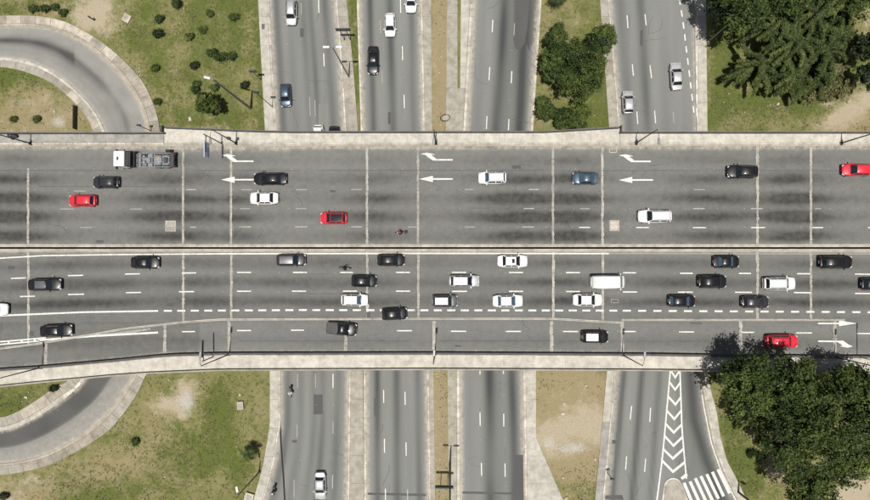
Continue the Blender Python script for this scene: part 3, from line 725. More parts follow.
# deck markings (children of their road surface)
def mk(surface, o): o.parent = surface; return o
MZ = DZ + .024
def dd(par, x0, x1, y, mat, wd=.20, y1=None): return dash(par, x0, y, x1, y if y1 is None else y1, wd, MZ, mat)
def setp(o, par):      # par's own matrix is Translation cancelled by inverse: children need no offset
    return o
for x0, x1, y, mt in ((186, 196, 189.6, Lw), (241, 252, 189.6, Lf), (296, 307, 189.6, Lf), (351, 362, 189.4, Lf), (465, 474, 189.4, Lf), (529, 539, 189.4, Lw), (74, 86, 191, Lf), (694, 705, 189.6, Lf),
                      (524, 534, 208.5, Lw), (693, 705, 208.6, Lw), (751, 763, 208.6, Lw), (815, 821, 208.6, Lf), (296, 306, 208.6, Lf), (240, 250, 208.6, Lf), (60, 74, 209, Lf), (130, 142, 209, Lf), (580, 590, 208.6, Lf),
                      (190, 196, 227.2, Lw), (239, 251, 226.8, Lw), (295, 307, 226.8, Lw), (351, 362, 226.8, Lw), (522, 534, 227, Lw), (579, 590, 227.4, Lo), (636, 649, 227.5, Lo), (693, 706, 227.6, Lo), (751, 765, 227.6, Lo), (812, 823, 227.6, Lo), (80, 92, 227.5, Lf), (408, 418, 227, Lf), (465, 475, 227, Lf), (-60, -46, 227, Lw), (-118, -104, 227, Lw), (868, 882, 227.6, Lo), (926, 940, 227.6, Lo)):
    dd(na, x0, x1, y, mt)
S1R = [(11, 26, 278.4, 277.9), (68, 83, 275.7, 275.3), (125, 140, 274.1, 273.8), (182, 196, 273.1, 272.9), (237, 251, 272.4, 272.4), (293, 307, 272.4, 272.4), (340, 353, 272.4, 272.4), (396, 410, 272.4, 272.4), (452, 466, 272.4, 272.4), (509, 523, 272.5, 272.5), (566, 580, 272.6, 272.6), (623, 636, 272.8, 272.8), (680, 693, 273.3, 273.3), (739, 751, 273.4, 273.4), (797, 810, 273.7, 273.8), (855, 870, 274.1, 274.3), (912, 927, 275, 275.2)]
S2R = [(20, 35, 296.6, 296.2), (68, 84, 294.5, 294.2), (126, 141, 292.7, 292.5), (179, 194, 291.8, 291.6), (237, 251, 291.3, 291.3), (292, 306, 291.2, 291.2), (343, 357, 291.2, 291.2), (396, 410, 291.2, 291.2), (452, 467, 291.4, 291.4), (509, 523, 291.4, 291.4), (566, 580, 291.6, 291.6), (623, 637, 292, 292), (678, 693, 292.2, 292.2), (735, 752, 292.3, 292.4), (794, 811, 292.6, 292.8), (855, 872, 293.4, 293.6), (912, 927, 294, 294.2), (-38, -23, 299.5, 299)]
S3R = [(182, 195, 331.8, 331.6), (237, 251, 330.7, 330.6), (291, 304, 330.3, 330.3), (397, 412, 330.8, 330.8), (451, 466, 331.3, 331.4), (506, 521, 331.5, 331.5), (563, 578, 331.5, 331.6), (623, 636, 331.6, 331.6), (679, 694, 332, 332), (742, 754, 332.4, 332.4), (796, 812, 333, 333), (857, 874, 333.5, 333.7)]
for L in (S1R, S2R, S3R):
    for x0, x1, y0, y1 in L: dd(sa, x0, x1, y0, Lo, .24, y1)
x = 163.8
while x < 940:
    if not (348 < x < 349): dd(sa, x, x + 8.0, yx([(160, 310.9), (300, 310.1), (600, 310.6), (870, 312.3)], x), Lo, .36)
    x += 13.5 if x < 610 else 15.3
longline(sa, [(-200, 328), (0, 315.7), (84, 312.2), (158, 311)], .26, MZ, Lo)
longline(sa, [(-200, 268), (0, 258.2), (42, 255.7), (113, 254.6), (220, 253.8)], .20, MZ, Lo)
longline(sa, [(220, 253.8), (430, 253.4), (609, 253.6)], .22, MZ, Lo)
longline(sa, [(609, 253.6), (900, 254)], .14, MZ, Lf)
longline(sa, [(38, 340.4), (90, 336.3), (158, 332.6)], .30, MZ, Lo)
longline(sa, [(-100, 350), (0, 341.8), (22, 340), (46, 337.8)], .22, MZ, Lo)
longline(sa, [(-100, 353), (0, 344.6), (22, 342.6), (40, 341)], .22, MZ, Lo)
for xx in (-16, -3, 9, 22, 35): dash(sa, xx, 341.6 - (xx * .08), xx - .6, 345 - xx * .09, .3, MZ + .002, Lo, 'hatch_bar')
dd(sa, 859, 900, 356.0, Lo, .24)
def poly_mark(par, name, pts, mat=Lo):
    mb = MB(); P = [W(*p, MZ)[:2] for p in pts]; mb.flat(P, MZ); return mb.build(name, mat, par)
for tx, ty, tl in ((221.2, 179.6, 253.6), (419.5, 178.9, 452.8), (618.8, 179.9, 653)):
    poly_mark(na, 'straight_arrow', [(tx, ty), (tx + 13.4, ty - 3.1), (tx + 13.4, ty - .75), (tl, ty - .75), (tl, ty + .75), (tx + 13.4, ty + .75), (tx + 13.4, ty + 3.1)])
for tx, ty in ((221.3, 155.2), (420.7, 153.8), (618.8, 155.4)):
    z_ = [(115, 243), (150, 236), (198, 247), (172, 248), (203, 272), (293, 272), (293, 280), (185, 280), (158, 263), (142, 249)]
    poly_mark(na, 'merge_arrow', [(tx + (a - 115) / 5.56, ty + (b - 243) / 5.56) for a, b in z_])
poly_mark(sa, 'straight_arrow', [(857, 323.4), (839, 320.6), (839, 322.8), (818, 322.8), (818, 324.2), (839, 324.2), (839, 326.2)])
poly_mark(sa, 'merge_arrow', [(818, 340.6), (843, 340.8), (848.5, 344.6), (852.8, 346.4), (848, 347.8), (839.5, 346.4), (843, 345.8), (837.5, 342.2), (818, 342)])
rs = random.Random(21)
for x0, x1, y in ((-60, 120, 170.3), (196, 300, 170.6), (318, 545, 170.2), (560, 700, 170.6), (715, 900, 170.4), (240, 410, 341.2), (440, 550, 341.0), (560, 735, 341.4), (300, 362, 293.6), (470, 600, 208.0), (40, 180, 186.5)):
    longline(na if y < 247 else sa, [(lerp(x0, x1, i / 24), y + .35 * noise.noise((x0 + i * .5, y, 0))) for i in range(25)], .075, DZ + .017, M['asphalt_patch'], 'thin_strip')  # dark tar seams left by the paver along the lanes
for k in range(46):
    par, y0, y1 = (na, 152, 242) if k % 2 else (sa, 256, 348)
    x, y = rs.uniform(0, 860), rs.uniform(y0, y1); a = rs.choice((0, 0, 1.57)) + rs.uniform(-.2, .2); P = [(x, y)]
    for q in range(rs.randint(4, 10)): a += rs.uniform(-.5, .5); P.append((P[-1][0] + 2.2 * math.cos(a), P[-1][1] + 2.2 * math.sin(a)))
    P = [p for p in P if y0 < p[1] < min(y1, S_inner(p[0]) - 3)]
    if len(P) > 2: longline(par, P, rs.uniform(.04, .08), DZ + .0175, M['asphalt_patch'], 'crack')
for x, y, wx, wy in ((8, 266, 7, 3.5), (58, 262, 5, 3), (22, 345, 6, 3), (30, 331, 4, 5), (366.5, 312, 4, 8), (512, 165, 9, 4), (690, 322.5, 12, 1.6), (330, 190, 6, 2.4), (96, 240, 8, 3), (455, 345, 6, 2)):
    o = patch(na if y < 247 else sa, [(x, y), (x + wx, y + .3), (x + wx - .3, y + wy), (x + .2, y + wy - .2)], DZ + .0165, 'repair_patch', M['asphalt_patch'])
# manhole frames on the deck
def frame_px(par, name, x0, y0, x1, y1, t, mat, z, inner=None):
    o = None
    mb = MB(); a, b = W(x0, y1, z), W(x1, y0, z); cx, cy = (a.x + b.x) / 2, (a.y + b.y) / 2; wx, wy = b.x - a.x, b.y - a.y
    for dx, dy, sx, sy in ((0, wy / 2 - t / 2, wx, t), (0, -wy / 2 + t / 2, wx, t), (wx / 2 - t / 2, 0, t, wy - 2 * t), (-wx / 2 + t / 2, 0, t, wy - 2 * t)): mb.box((cx + dx, cy + dy, z - .005), (sx, sy, .02))
    o = mb.build(name, mat, par)
    if inner:
        mb = MB(); mb.box((cx, cy, z - .008), (wx - 2 * t - .02, wy - 2 * t - .02, .012)); mb.build('cover', inner, par)
        mb = MB(); mb.box((cx, cy, z), (wx - 2 * t - .04, .06, .014)); mb.build('cover_rib', mat, par)
    return o
frame_px(na, 'manhole_frame', 165.2, 220.6, 175.8, 231.4, .20, M['slab_light'], MZ + .004, M['deck_concrete'])
frame_px(na, 'manhole_frame', 609.6, 220.2, 619.4, 231, .22, M['slab_light'], MZ + .004, M['walk'])
frame_px(na, 'drain_grate', 609, 148.6, 617, 152.6, .14, M['slab_light'], MZ + .004, M['asphalt_patch'])
frame_px(sa, 'manhole_frame', 611, 299.2, 618.6, 303, .06, M['line_worn'], MZ + .004)
frame_px(sa, 'drain_grate', 167, 303, 174, 306.5, .12, M['asphalt_patch'], MZ + .004, M['asphalt_patch'])
# ------------------------------------------------------------------ reflective studs
def studs():
    mb = MB()
    def st(x, y, z): p = W(x, y, z); mb.box((p.x, p.y, z + .02), (.10, .09, .03))
    for y in (169, 189.5, 208.5, 227.2):
        x = 8
        while x < 870: st(x + random.uniform(-2, 2), y + random.uniform(-.3, .3), DZ + .012); x += 28.3
    for y, d in ((272.6, 0), (291.6, 0), (331, 0)):
        x = 50
        while x < 870:
            st(x + 3, y + yx([(0, 4.5), (180, 0), (870, 1.5)], x) * (y < 300), DZ + .012); x += 56.5
    for k, c in (('road1', [(305, .55)]), ('a', [])): pass
    for x0, x1, ys in ((382.5, 386, (20, 50, 80, 110)), (401, 404, (30, 78, 118)), (297, 300, (380, 410, 434, 460, 488)), (316, 314, (405, 462, 490)), (333.5, 332.6, (405, 458)), (384, 384.6, (375, 423, 470, 492)), (405.5, 407, (428, 474, 492)), (480.2, 481.4, (395, 440, 486)), (503.7, 505, (395, 440, 486)), (490, 487, (50, 96)), (512, 510, (50, 100)), (631, 634, (42, 92)), (653.4, 653.4, (92, )), (672, 673, (92, )), (628.4, 627, (438, 488)), (308, 312, (40, 86)), (323, 326, (35, 87)), (646, 643, (440, 490)), (287, 290, (44, 84, 93))):
        for i, y in enumerate(ys): st(lerp(x0, x1, i / max(1, len(ys) - 1)), y, .012)
    tag(mb.build('reflective_studs', M['side_pale']), kind='stuff', label='small white reflective studs along the lane lines')
studs()

# ------------------------------------------------------------------ litter
def litter():
    rnd = random.Random(3); mb = MB()
    spots = [(rnd.uniform(150, 262), rnd.uniform(5, 124)) for _ in range(22)] + [(rnd.uniform(537, 606), rnd.uniform(374, 500)) for _ in range(110)] + [(rnd.uniform(150, 268), rnd.uniform(378, 500)) for _ in range(20)] \
        + [(rnd.uniform(715, 865), rnd.uniform(90, 128)) for _ in range(36)] + [(rnd.uniform(432, 446), rnd.uniform(374, 500)) for _ in range(60)] + [(rnd.uniform(432, 446), rnd.uniform(0, 128)) for _ in range(50)] \
        + [(rnd.gauss(137, 4), rnd.gauss(73, 4)) for _ in range(40)] + [(rnd.gauss(437, 3), rnd.gauss(373, 2)) for _ in range(14)] + [(rnd.uniform(720, 870), rnd.uniform(430, 500)) for _ in range(30)] + [(rnd.gauss(778, 4), rnd.gauss(107, 3)) for _ in range(12)] \
        + [(rnd.uniform(5, 85), rnd.uniform(85, 128)) for _ in range(26)] + [(rnd.uniform(20, 70), rnd.uniform(392, 415)) for _ in range(14)] + [(rnd.uniform(545, 600), rnd.uniform(5, 120)) for _ in range(30)]
    for x, y in spots:
        p = W(x, y, .04); s = rnd.choice((.06, .08, .1, .13, .2)); mb.box((p.x, p.y, .05), (s, s * rnd.uniform(.5, 1), .06), rnd.uniform(0, 3))
    for x, y, s in ((54.6, 111.5, .7), (134, 80, .5), (26, 397.5, .8), (169, 380, .5), (240, 395, .6), (563, 478, .6), (595, 459.6, .55), (566, 499, .9), (564, 404, .8), (563, 414, .9), (586, 386, .6), (190, 119, 1.0), (747, 88, .5), (778, 104, .7)):
        p = W(x, y, .05); s *= .7; mb.box((p.x, p.y, .08), (s, s * .7, .12), rnd.uniform(0, 3), .03)
    tag(mb.build('litter', M['slab_light']), kind='stuff', label='scattered white scraps of litter on the grass')
    mb = MB()
    for _ in range(260):
        x = rnd.uniform(0, 870); z = DZ + .03; top = rnd.random() < .6
        y = rnd.uniform(143.5, 149) if top else S_inner(x) - rnd.uniform(.8, 4)
        if not top and 700 < x < 870: continue
        p = W(x, y, z); s = rnd.choice((.06, .1, .16, .24)); mb.box((p.x, p.y, z + (.2 if y < 144.4 else .02)), (s, s * rnd.uniform(.4, 1), .04), rnd.uniform(0, 3))
    tag(mb.build('gravel', M['gutter']), kind='stuff', label='loose pale grit in the overpass gutters')
litter()

# ------------------------------------------------------------------ vegetation
import numpy as np
rng = np.random.default_rng(5)
def leaf_mesh(name, C, Nn, size, tint, mat, parent=None, aspect=1.7, rag=.3):
    """many small leaf-shaped quads: C centres, Nn normals"""
    n = len(C); C = np.asarray(C); Nn = np.asarray(Nn); Nn = Nn / (np.linalg.norm(Nn, axis=1, keepdims=True) + 1e-9)
    r = rng.normal(size=(n, 3)); u = np.cross(Nn, r); u /= (np.linalg.norm(u, axis=1, keepdims=True) + 1e-9); v = np.cross(Nn, u)
    s = (size * rng.uniform(1 - rag, 1 + rag, n))[:, None]
    a = C + u * s * aspect / 2; b = C + v * s / 2; c = C - u * s * aspect / 2; d = C - v * s / 2
    V = np.stack([a, b, c, d], 1).reshape(-1, 3)
    me = bpy.data.meshes.new(name); me.vertices.add(4 * n); me.vertices.foreach_set('co', V.ravel().astype(np.float32))
    me.loops.add(4 * n); me.loops.foreach_set('vertex_index', np.arange(4 * n, dtype=np.int32))
    me.polygons.add(n); me.polygons.foreach_set('loop_start', np.arange(0, 4 * n, 4, dtype=np.int32))
    me.update(calc_edges=True)
    at = me.attributes.new('tint', 'FLOAT', 'POINT'); at.data.foreach_set('value', np.repeat(np.clip(tint, 0, 1), 4).astype(np.float32))
    me.materials.append(mat)
    o = bpy.data.objects.new(name, me); return link(o, parent)
def crown_points(blobs_, dens, clump, up=.75):
    """blobs_: (x,y,z,r,hz) ellipsoids. Leaf clumps over their upper surface, with gaps."""
    C, Nn, T = [], [], []
    for (x, y, z, r, hz) in blobs_:
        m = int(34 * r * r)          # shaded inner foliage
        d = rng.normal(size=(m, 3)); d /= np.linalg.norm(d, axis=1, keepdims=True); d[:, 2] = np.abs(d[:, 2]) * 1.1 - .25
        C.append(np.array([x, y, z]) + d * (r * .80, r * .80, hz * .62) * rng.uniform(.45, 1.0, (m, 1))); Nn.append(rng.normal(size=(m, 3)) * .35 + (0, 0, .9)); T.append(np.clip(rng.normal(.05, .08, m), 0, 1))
        ncl = max(6, int(dens * r * r / (clump * clump)))
        for i in range(ncl):
            th = rng.uniform(0, 2 * math.pi); ph = math.acos(rng.uniform(-.25, 1))
            dx, dy, dz = math.sin(ph) * math.cos(th), math.sin(ph) * math.sin(th), math.cos(ph)
            k = rng.uniform(.72, 1.08) * (1 + .22 * noise.noise((dx * 2.2 + x, dy * 2.2 + y, dz * 2 + z)))
            cx, cy, cz = x + dx * r * k, y + dy * r * k, z + dz * hz * k
            nz = noise.noise((cx * .38, cy * .38, cz * .38))
            if r > 1.6 and nz < -.22 and rng.uniform() < .75: continue
            cr = clump * rng.uniform(.55, 1.25); m = int(58 * rng.uniform(.7, 1.3))
            p = rng.normal(size=(m, 3)) * .5; p[:, 2] *= .55
            C.append(p * cr + (cx, cy, cz)); nn = rng.normal(size=(m, 3)) * .55 + (dx * .4, dy * .4, up)
            nn += p * .6
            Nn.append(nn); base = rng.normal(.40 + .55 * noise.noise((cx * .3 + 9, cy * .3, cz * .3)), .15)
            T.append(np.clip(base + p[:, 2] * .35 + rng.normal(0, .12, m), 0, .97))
    return np.concatenate(C), np.concatenate(Nn), np.concatenate(T)
def trunk_mesh(root, base, blobs_, r0):
    mb = MB(); b = Vector(base); top = sum((Vector(q[:3]) for q in blobs_), Vector()) / len(blobs_)
    fork = b.lerp(top, .45); fork.x = lerp(b.x, top.x, .2); fork.y = lerp(b.y, top.y, .2)
    mb.tube([b - Vector((0, 0, .2)), b + Vector((0, 0, .4)), b.lerp(fork, .5), fork], [r0 * 1.35, r0, r0 * .85, r0 * .7], 8)
    mb.build('trunk', M['bark'], root)
    for q in blobs_:
        e = Vector(q[:3]); m = fork.lerp(e, .5) + Vector((0, 0, .6))
        lb = MB(); lb.tube([fork - Vector((0, 0, .3)), m, e + Vector((0, 0, q[4] * .5))], [r0 * .5, r0 * .32, r0 * .1], 6)
        for k in range(4):
            a = rng.uniform(0, 6.28); lb.tube([m.lerp(e, .5), e + Vector((math.cos(a) * q[3] * .7, math.sin(a) * q[3] * .7, q[4] * .35))], [r0 * .18, r0 * .05], 5)
        lb.build('limb', M['bark'], root)
SC = 1 / 5.78
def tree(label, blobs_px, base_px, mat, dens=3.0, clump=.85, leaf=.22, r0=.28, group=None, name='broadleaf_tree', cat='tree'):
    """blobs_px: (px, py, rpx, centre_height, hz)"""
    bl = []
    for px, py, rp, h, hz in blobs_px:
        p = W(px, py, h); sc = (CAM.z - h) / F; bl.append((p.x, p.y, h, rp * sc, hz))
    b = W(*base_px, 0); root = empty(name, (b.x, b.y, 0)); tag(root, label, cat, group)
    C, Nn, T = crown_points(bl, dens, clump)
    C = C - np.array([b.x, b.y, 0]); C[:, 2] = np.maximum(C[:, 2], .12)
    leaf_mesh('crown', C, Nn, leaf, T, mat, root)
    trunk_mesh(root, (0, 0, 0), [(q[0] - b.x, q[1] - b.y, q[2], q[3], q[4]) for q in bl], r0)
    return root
L1, L2, L3 = M['leaf'], M['leaf_dark'], M['leaf_mid']
# middle island group
tree('broad round green tree filling the island between the two right hand roads', [(578, 69, 21, 5.4, 3.8), (573, 53, 11, 4.8, 2.6), (588, 57, 11, 4.8, 2.6), (592, 80, 11, 4.6, 2.4), (566, 82, 12, 4.6, 2.6), (580, 93, 9, 4.2, 2.0), (574, 50, 8, 4.6, 2.2), (596, 62, 9, 4.6, 2.2)], (572, 82), L1, 3.8, .7, .20)
tree('darker smooth crowned tree touching the left side of the island tree', [(552, 60, 11.5, 4.6, 3.2), (553, 72, 8, 4.0, 2.4)], (549, 72), L3, 4.2, .45, .20, .18)
tree('small rounded tree at the top left of the island tree group', [(556, 37, 10.5, 4.4, 2.8)], (554, 46), L3, 4.2, .45, .20, .15)
tree('small round tree overhanging the sidewalk by the rightmost road', [(603, 39, 12, 4.8, 3.0)], (597, 46), L3, 4.4, .42, .20, .16)
tree('leafy bush left of the bridge end of the island', [(544, 104, 7, 2.0, 1.4), (549, 113, 7, 1.9, 1.3), (541, 112, 5, 1.4, 1)], (545, 110), L3, 3.2, .42, .22, .1, name='bush', cat='bush')
tree('wide low bush beside the bridge parapet on the island', [(562, 117, 8, 2.0, 1.4), (574, 117, 9, 2.2, 1.5), (583, 112, 6, 1.8, 1.2), (566, 124, 6, 1.5, 1.0), (579, 123, 6, 1.5, 1.0)], (571, 120), L1, 3.0, .42, .22, .1, name='bush', cat='bush')
# upper right wood
tree('very dark tree at the top edge beside the road at the upper right', [(716, 2, 11, 7.5, 3), (721, 14, 10, 7, 2.8), (712, -12, 12, 7.5, 3)], (714, 22), L2, 3.0, .7, .22, .25)
tree('leafy mid green tree in the upper right wood nearest the road', [(734, 12, 14, 10, 3.4), (747, 6, 13, 10.5, 3.4), (736, 27, 9, 8.6, 2.6), (752, 20, 11, 9.5, 3), (742, -10, 14, 10, 3.4)], (734, 30), L1, 3.0, .75, .23)
tree('leafy tree at the top edge right of the feathery trees', [(846, 4, 14, 8, 3), (858, -4, 14, 8, 3), (834, -8, 14, 8, 3), (852, 16, 10, 7, 2.4)], (838, 18), L1, 3.0, .75, .23)
tree('bright green tree at the top of the upper right wood', [(778, 2, 14, 9, 3), (800, -6, 15, 9.5, 3.2), (768, 14, 9, 8, 2.5), (790, 14, 10, 8.6, 2.6)], (780, 22), L3, 3.0, .75, .23)
tree('low spreading pale scrub right of the feathery trees', [(825, 74, 16, 1.6, 1.0), (838, 62, 12, 1.6, 1.0), (840, 84, 12, 1.3, .9), (822, 92, 12, 1.2, .8), (806, 96, 10, 1.0, .8), (846, 40, 9, 2.5, 1.4)], (828, 76), M['grassblade'], 1.3, .55, .26, .06, name='shrub', cat='shrub')
tree('dark round tree at the right edge above the overpass', [(866, 44, 12, 7.5, 3), (860, 54, 8, 6.4, 2.2), (876, 50, 12, 7, 3)], (856, 58), L2, 3.2, .6, .26, .2)
tree('sparse dark tree below the round one at the right edge', [(866, 72, 8, 5, 2), (872, 80, 8, 5, 2), (861, 68, 4, 4, 1.4)], (860, 76), L2, 1.5, .5, .24, .15)
# feathery trees: arching boughs with needle sprays
def feather(label, px, py, h, rp, nb, mat, seed, group=None):
    global rng
    b = W(px, py, 0); root = empty('feathery_tree', (b.x, b.y, 0)); tag(root, label, 'tree', group)
    rr = np.random.default_rng(seed); C, Nn, T = [], [], []
    sc = rp * SC; lm = MB(); lean = W(px, py, h) * 0
    tb = MB(); tb.tube([(0, 0, -.2), (.1, 0, h * .5), (.05, .1, h * .95)], [.26, .18, .05], 8); tb.build('trunk', M['bark'], root)
    for i in range(int(nb * .72)):
        a = rr.uniform(0, 6.283); z0 = h * rr.uniform(.45, .95); L = sc * rr.uniform(.6, 1.2) * (1.25 - .5 * z0 / h); rise = rr.uniform(.5, 1.6)
        P = []
        for k in range(9):
            t = k / 8; P.append((math.cos(a) * L * t, math.sin(a) * L * t, z0 + rise * math.sin(t * 2.6) - 1.5 * t * t))
        lm.tube(P, [.05 * (1 - t / 9) + .012 for t in range(9)], 4)
        base = rr.normal(.5, .16)
        for k in range(1, 9):
            q = np.array(P[k]); pv = np.array(P[k - 1]); m = 52
            side = rr.uniform(-1, 1, m); along = rr.uniform(0, 1, m)[:, None]
            wdt = .42 * math.sin(min(1, .25 + k / 8) * 2.7) + .10
            c = pv + (q - pv) * along + np.stack([-math.sin(a) * side * wdt, math.cos(a) * side * wdt, -.25 * np.abs(side) + rr.normal(0, .10, m)], 1)
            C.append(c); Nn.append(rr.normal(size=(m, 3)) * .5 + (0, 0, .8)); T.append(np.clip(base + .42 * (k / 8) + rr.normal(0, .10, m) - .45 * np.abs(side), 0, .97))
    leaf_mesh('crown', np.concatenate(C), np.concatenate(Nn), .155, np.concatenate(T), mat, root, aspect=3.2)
    lm.build('boughs', M['bark'], root)
FE = [(757, 40, 9, 26, 46), (770, 60, 9, 26, 50), (790, 34, 9.5, 28, 50), (744, 74, 6.5, 27, 44), (775, 84, 6, 22, 36), (800, 64, 8, 26, 48), (812, 26, 9, 26, 46), (786, 88, 5, 18, 30), (816, 50, 7, 22, 38), (806, 84, 5, 18, 28), (768, 30, 8, 20, 30)]
FL = ['feathery tree behind the leafy tree nearest the road', 'feathery tree in the middle of the upper right wood', 'tall feathery tree under the bright tree at the wood top', 'feathery tree with long boughs reaching left over the grass', 'feathery tree at the lower tip of the upper right wood', 'large feathery tree right of the middle of the wood',
      'feathery tree at the upper right of the wood', 'short feathery tree next to the blue litter at the wood edge', 'feathery tree beside the pale scrub on the right of the wood', 'small feathery tree just left of the pale scrub', 'small feathery tree tucked in the upper left of the feathery group']
for i, ((px, py, h, rp, nb), lb) in enumerate(zip(FE, FL)): feather(lb, px, py, h, rp, nb, M['leaf_needle'], 40 + i, 'feathery trees in the upper right wood')
# big trees, lower right; they rise above the overpass
BT = [('tall leafy tree covering the walkway at the left of the big lower right group', [(738, 384, 15, 15, 4), (750, 396, 14, 15, 4), (752, 376, 14, 15.5, 4), (732, 398, 10, 13, 3), (744, 408, 10, 13, 3)], (716, 380)),
      ('tall tree in the upper middle of the big lower right group', [(776, 384, 15, 16, 4.4), (790, 396, 15, 16, 4.4), (772, 402, 13, 15, 4), (794, 378, 14, 16, 4), (782, 414, 12, 14.4, 3.6)], (748, 382)),
      ('tall tree at the right of the big group reaching over the walkway end', [(838, 386, 15, 16, 4.4), (852, 380, 13, 15.6, 4), (824, 398, 15, 16.4, 4.4), (852, 400, 15, 16, 4.4), (862, 392, 14, 15, 4), (856, 368, 6, 13, 2.4)], (800, 378)),
      ('broad tree in the centre of the big lower right group', [(808, 424, 17, 16.6, 4.8), (826, 438, 15, 16, 4.2), (794, 440, 15, 15.4, 4.2), (816, 404, 12, 16, 4)], (776, 408)),
      ('tree on the right edge of the picture in the big lower group', [(858, 424, 16, 16, 4.6), (872, 436, 16, 16, 4.4), (846, 446, 13, 15, 4), (874, 410, 14, 15, 4)], (816, 408)),
      ('tree at the bottom of the big lower right group by the dirt path', [(842, 462, 13, 14, 3.8), (826, 456, 13, 14.6, 3.8), (854, 456, 12, 14, 3.6), (838, 474, 8, 12.6, 2.8)], (806, 440)),
      ('tree at the lower left edge of the big group above the grass bank', [(780, 450, 13, 13, 3.8), (770, 440, 12, 12.6, 3.4), (790, 464, 11, 12.4, 3.4), (764, 426, 10, 12, 3)], (752, 428)),
      ('smaller dark tree standing just below the big lower right group', [(802, 484, 11, 9, 3), (816, 494, 12, 9, 3), (796, 498, 12, 9, 3), (826, 482, 7, 8, 2.2), (812, 478, 8, 8.4, 2.4)], (792, 474))]
for lb, bl, bs_ in BT: tree(lb, [(a, b_ - (6 if b_ < 404 and a < 800 else -2 if a > 800 and b_ < 404 else 1), c * 1.16, d - 1.2 + 1.2 * math.sin(a * 1.7), e) for a, b_, c, d, e in bl], bs_, L1 if 'dark' not in lb else L3, 4.8, .92, .235, .42, 'big trees beside the lower right sidewalk')
# palms
def palm(label, px, py, h, rp, n, seed):
    b = W(px, py, 0); root = empty('palm_tree', (b.x, b.y, 0)); tag(root, label, 'palm')
    rr = random.Random(seed); tb = MB(); tb.tube([(0, 0, -.1), (0, 0, h)], [.16, .11], 8); tb.build('trunk', M['bark'], root)
    R_ = rp * (CAM.z - h) / F
    for i in range(n):
        a = 6.283 * i / n + rr.uniform(-.25, .25); L = R_ * rr.uniform(.8, 1.15); mb = MB(); P = []
        for k in range(8):
            t = k / 7; P.append(Vector((math.cos(a) * L * t, math.sin(a) * L * t, h + .5 * math.sin(t * 2.4) - .9 * t * t)))
        for k in range(7):
            for sgn in (-1, 1):
                for q in (0, .5):
                    p = P[k].lerp(P[k + 1], q); dr = (P[k + 1] - P[k]).normalized(); sd_ = Vector((-math.sin(a), math.cos(a), 0)) * sgn
                    e = p + sd_ * (.55 * math.sin(.5 + 2.3 * k / 7)) + dr * .32 - Vector((0, 0, .15))
                    mb.add([p, p + dr * .12, e], [(0, 1, 2)])
        mb.tube(P, [.035] * 8, 4); o = mb.build('frond', M['leaf_mid'] if i % 3 else M['leaf_dark'], root)
        at = o.data.attributes.new('tint', 'FLOAT', 'POINT'); at.data.foreach_set('value', [rr.uniform(.1, .6)] * len(o.data.vertices))
palm('small palm at the top of the island between the right hand roads', 554.6, 4, 2.6, 9, 13, 1)
palm('small dark palm on the grass left of the lower left road', 253.6, 449.6, 2.4, 8.5, 11, 2)
palm('little palm at the top edge of the upper left lawn', 178.6, 5.5, 1.4, 5, 9, 3)
# shrubs on the lawns
SH = [(208, 103, 9.5, 4.2, 'bushy round tree on the upper left lawn above the overpass', 3.2, L1), (220, 58, 7, 1.6, 'loose bush near the middle of the upper left lawn', 2.0, L3), (230, 57, 6, 1.4, 'loose bush next to the road edge of the upper left lawn', 1.7, L3), (212, 53, 5, 1.3, 'small bush at the left of the lawn bush pair', 1.8, L3),
      (244.8, 85, 3.2, .8, 'tiny shrub right of the round tree on the upper left lawn', 2.6, L2), (233.5, 17, 4, 1, 'small dark shrub near the top of the lawn beside the road', 2.4, L2), (159.5, 19, 4, .9, 'dark shrub near the concrete manhole slab', 2.6, L2), (158, 34, 5, 1, 'dark shrub in the upper lawn below the manhole slab', 2.4, L2),
      (203, 30, 3.5, .9, 'dark shrub on the upper lawn right of centre', 2.6, L2), (189.5, 37, 3.2, .8, 'dark shrub in the middle of the upper lawn', 2.6, L2), (194.6, 65, 3.2, .8, 'dark shrub left of the loose bushes', 2.6, L2), (155.5, 68, 3.2, .8, 'dark shrub alone near the loop sidewalk litter', 2.6, L2),
      (196, 90, 4, .9, 'dark shrub up and left of the round tree', 2.6, L2), (215, 88, 4, .9, 'dark shrub directly above the round tree', 2.6, L2), (197, 84, 2.6, .7, 'tiny dark shrub above the other shrub left of the round tree', 2.4, L2), (157, 102, 3, .8, 'dark shrub just above the bridge parapet near the loop', 2.8, L2), (210, 13.5, 2.6, .7, 'tiny shrub near the top of the upper left lawn', 2.4, L3),
      (33, 9, 4, .9, 'dark shrub at the left of the row above the loop', 2.6, L2), (45, 9, 5, 1, 'dark shrub in the middle of the row above the loop', 2.6, L2), (63, 12.5, 4, .9, 'dark shrub at the right of the row above the loop', 2.6, L2), (55, 7, 3, .8, 'small shrub in the row above the loop', 2.2, L3),
      (135.5, 442.5, 3.2, .7, 'small green shrub on the lower left lawn near the loop', 2.6, L3), (4, 497, 4, .8, 'dark shrub in the lower left corner', 2.6, L2), (54, 389.5, 3.5, .8, 'dark shrub on the slab strip inside the lower loop', 2.4, L2), (752, 454, 5, .9, 'loose shrub at the foot of the lower right trees', 1.6, L2), (762, 457, 5, .9, 'second loose shrub at the foot of the lower right trees, nearer the trunks', 1.6, L2),
      (37, 119, 2.4, .6, 'tiny dark shrub inside the upper loop', 2.6, L2), (13.5, 119, 2.2, .5, 'tiny shrub at the left inside the upper loop', 2.0, L3)]
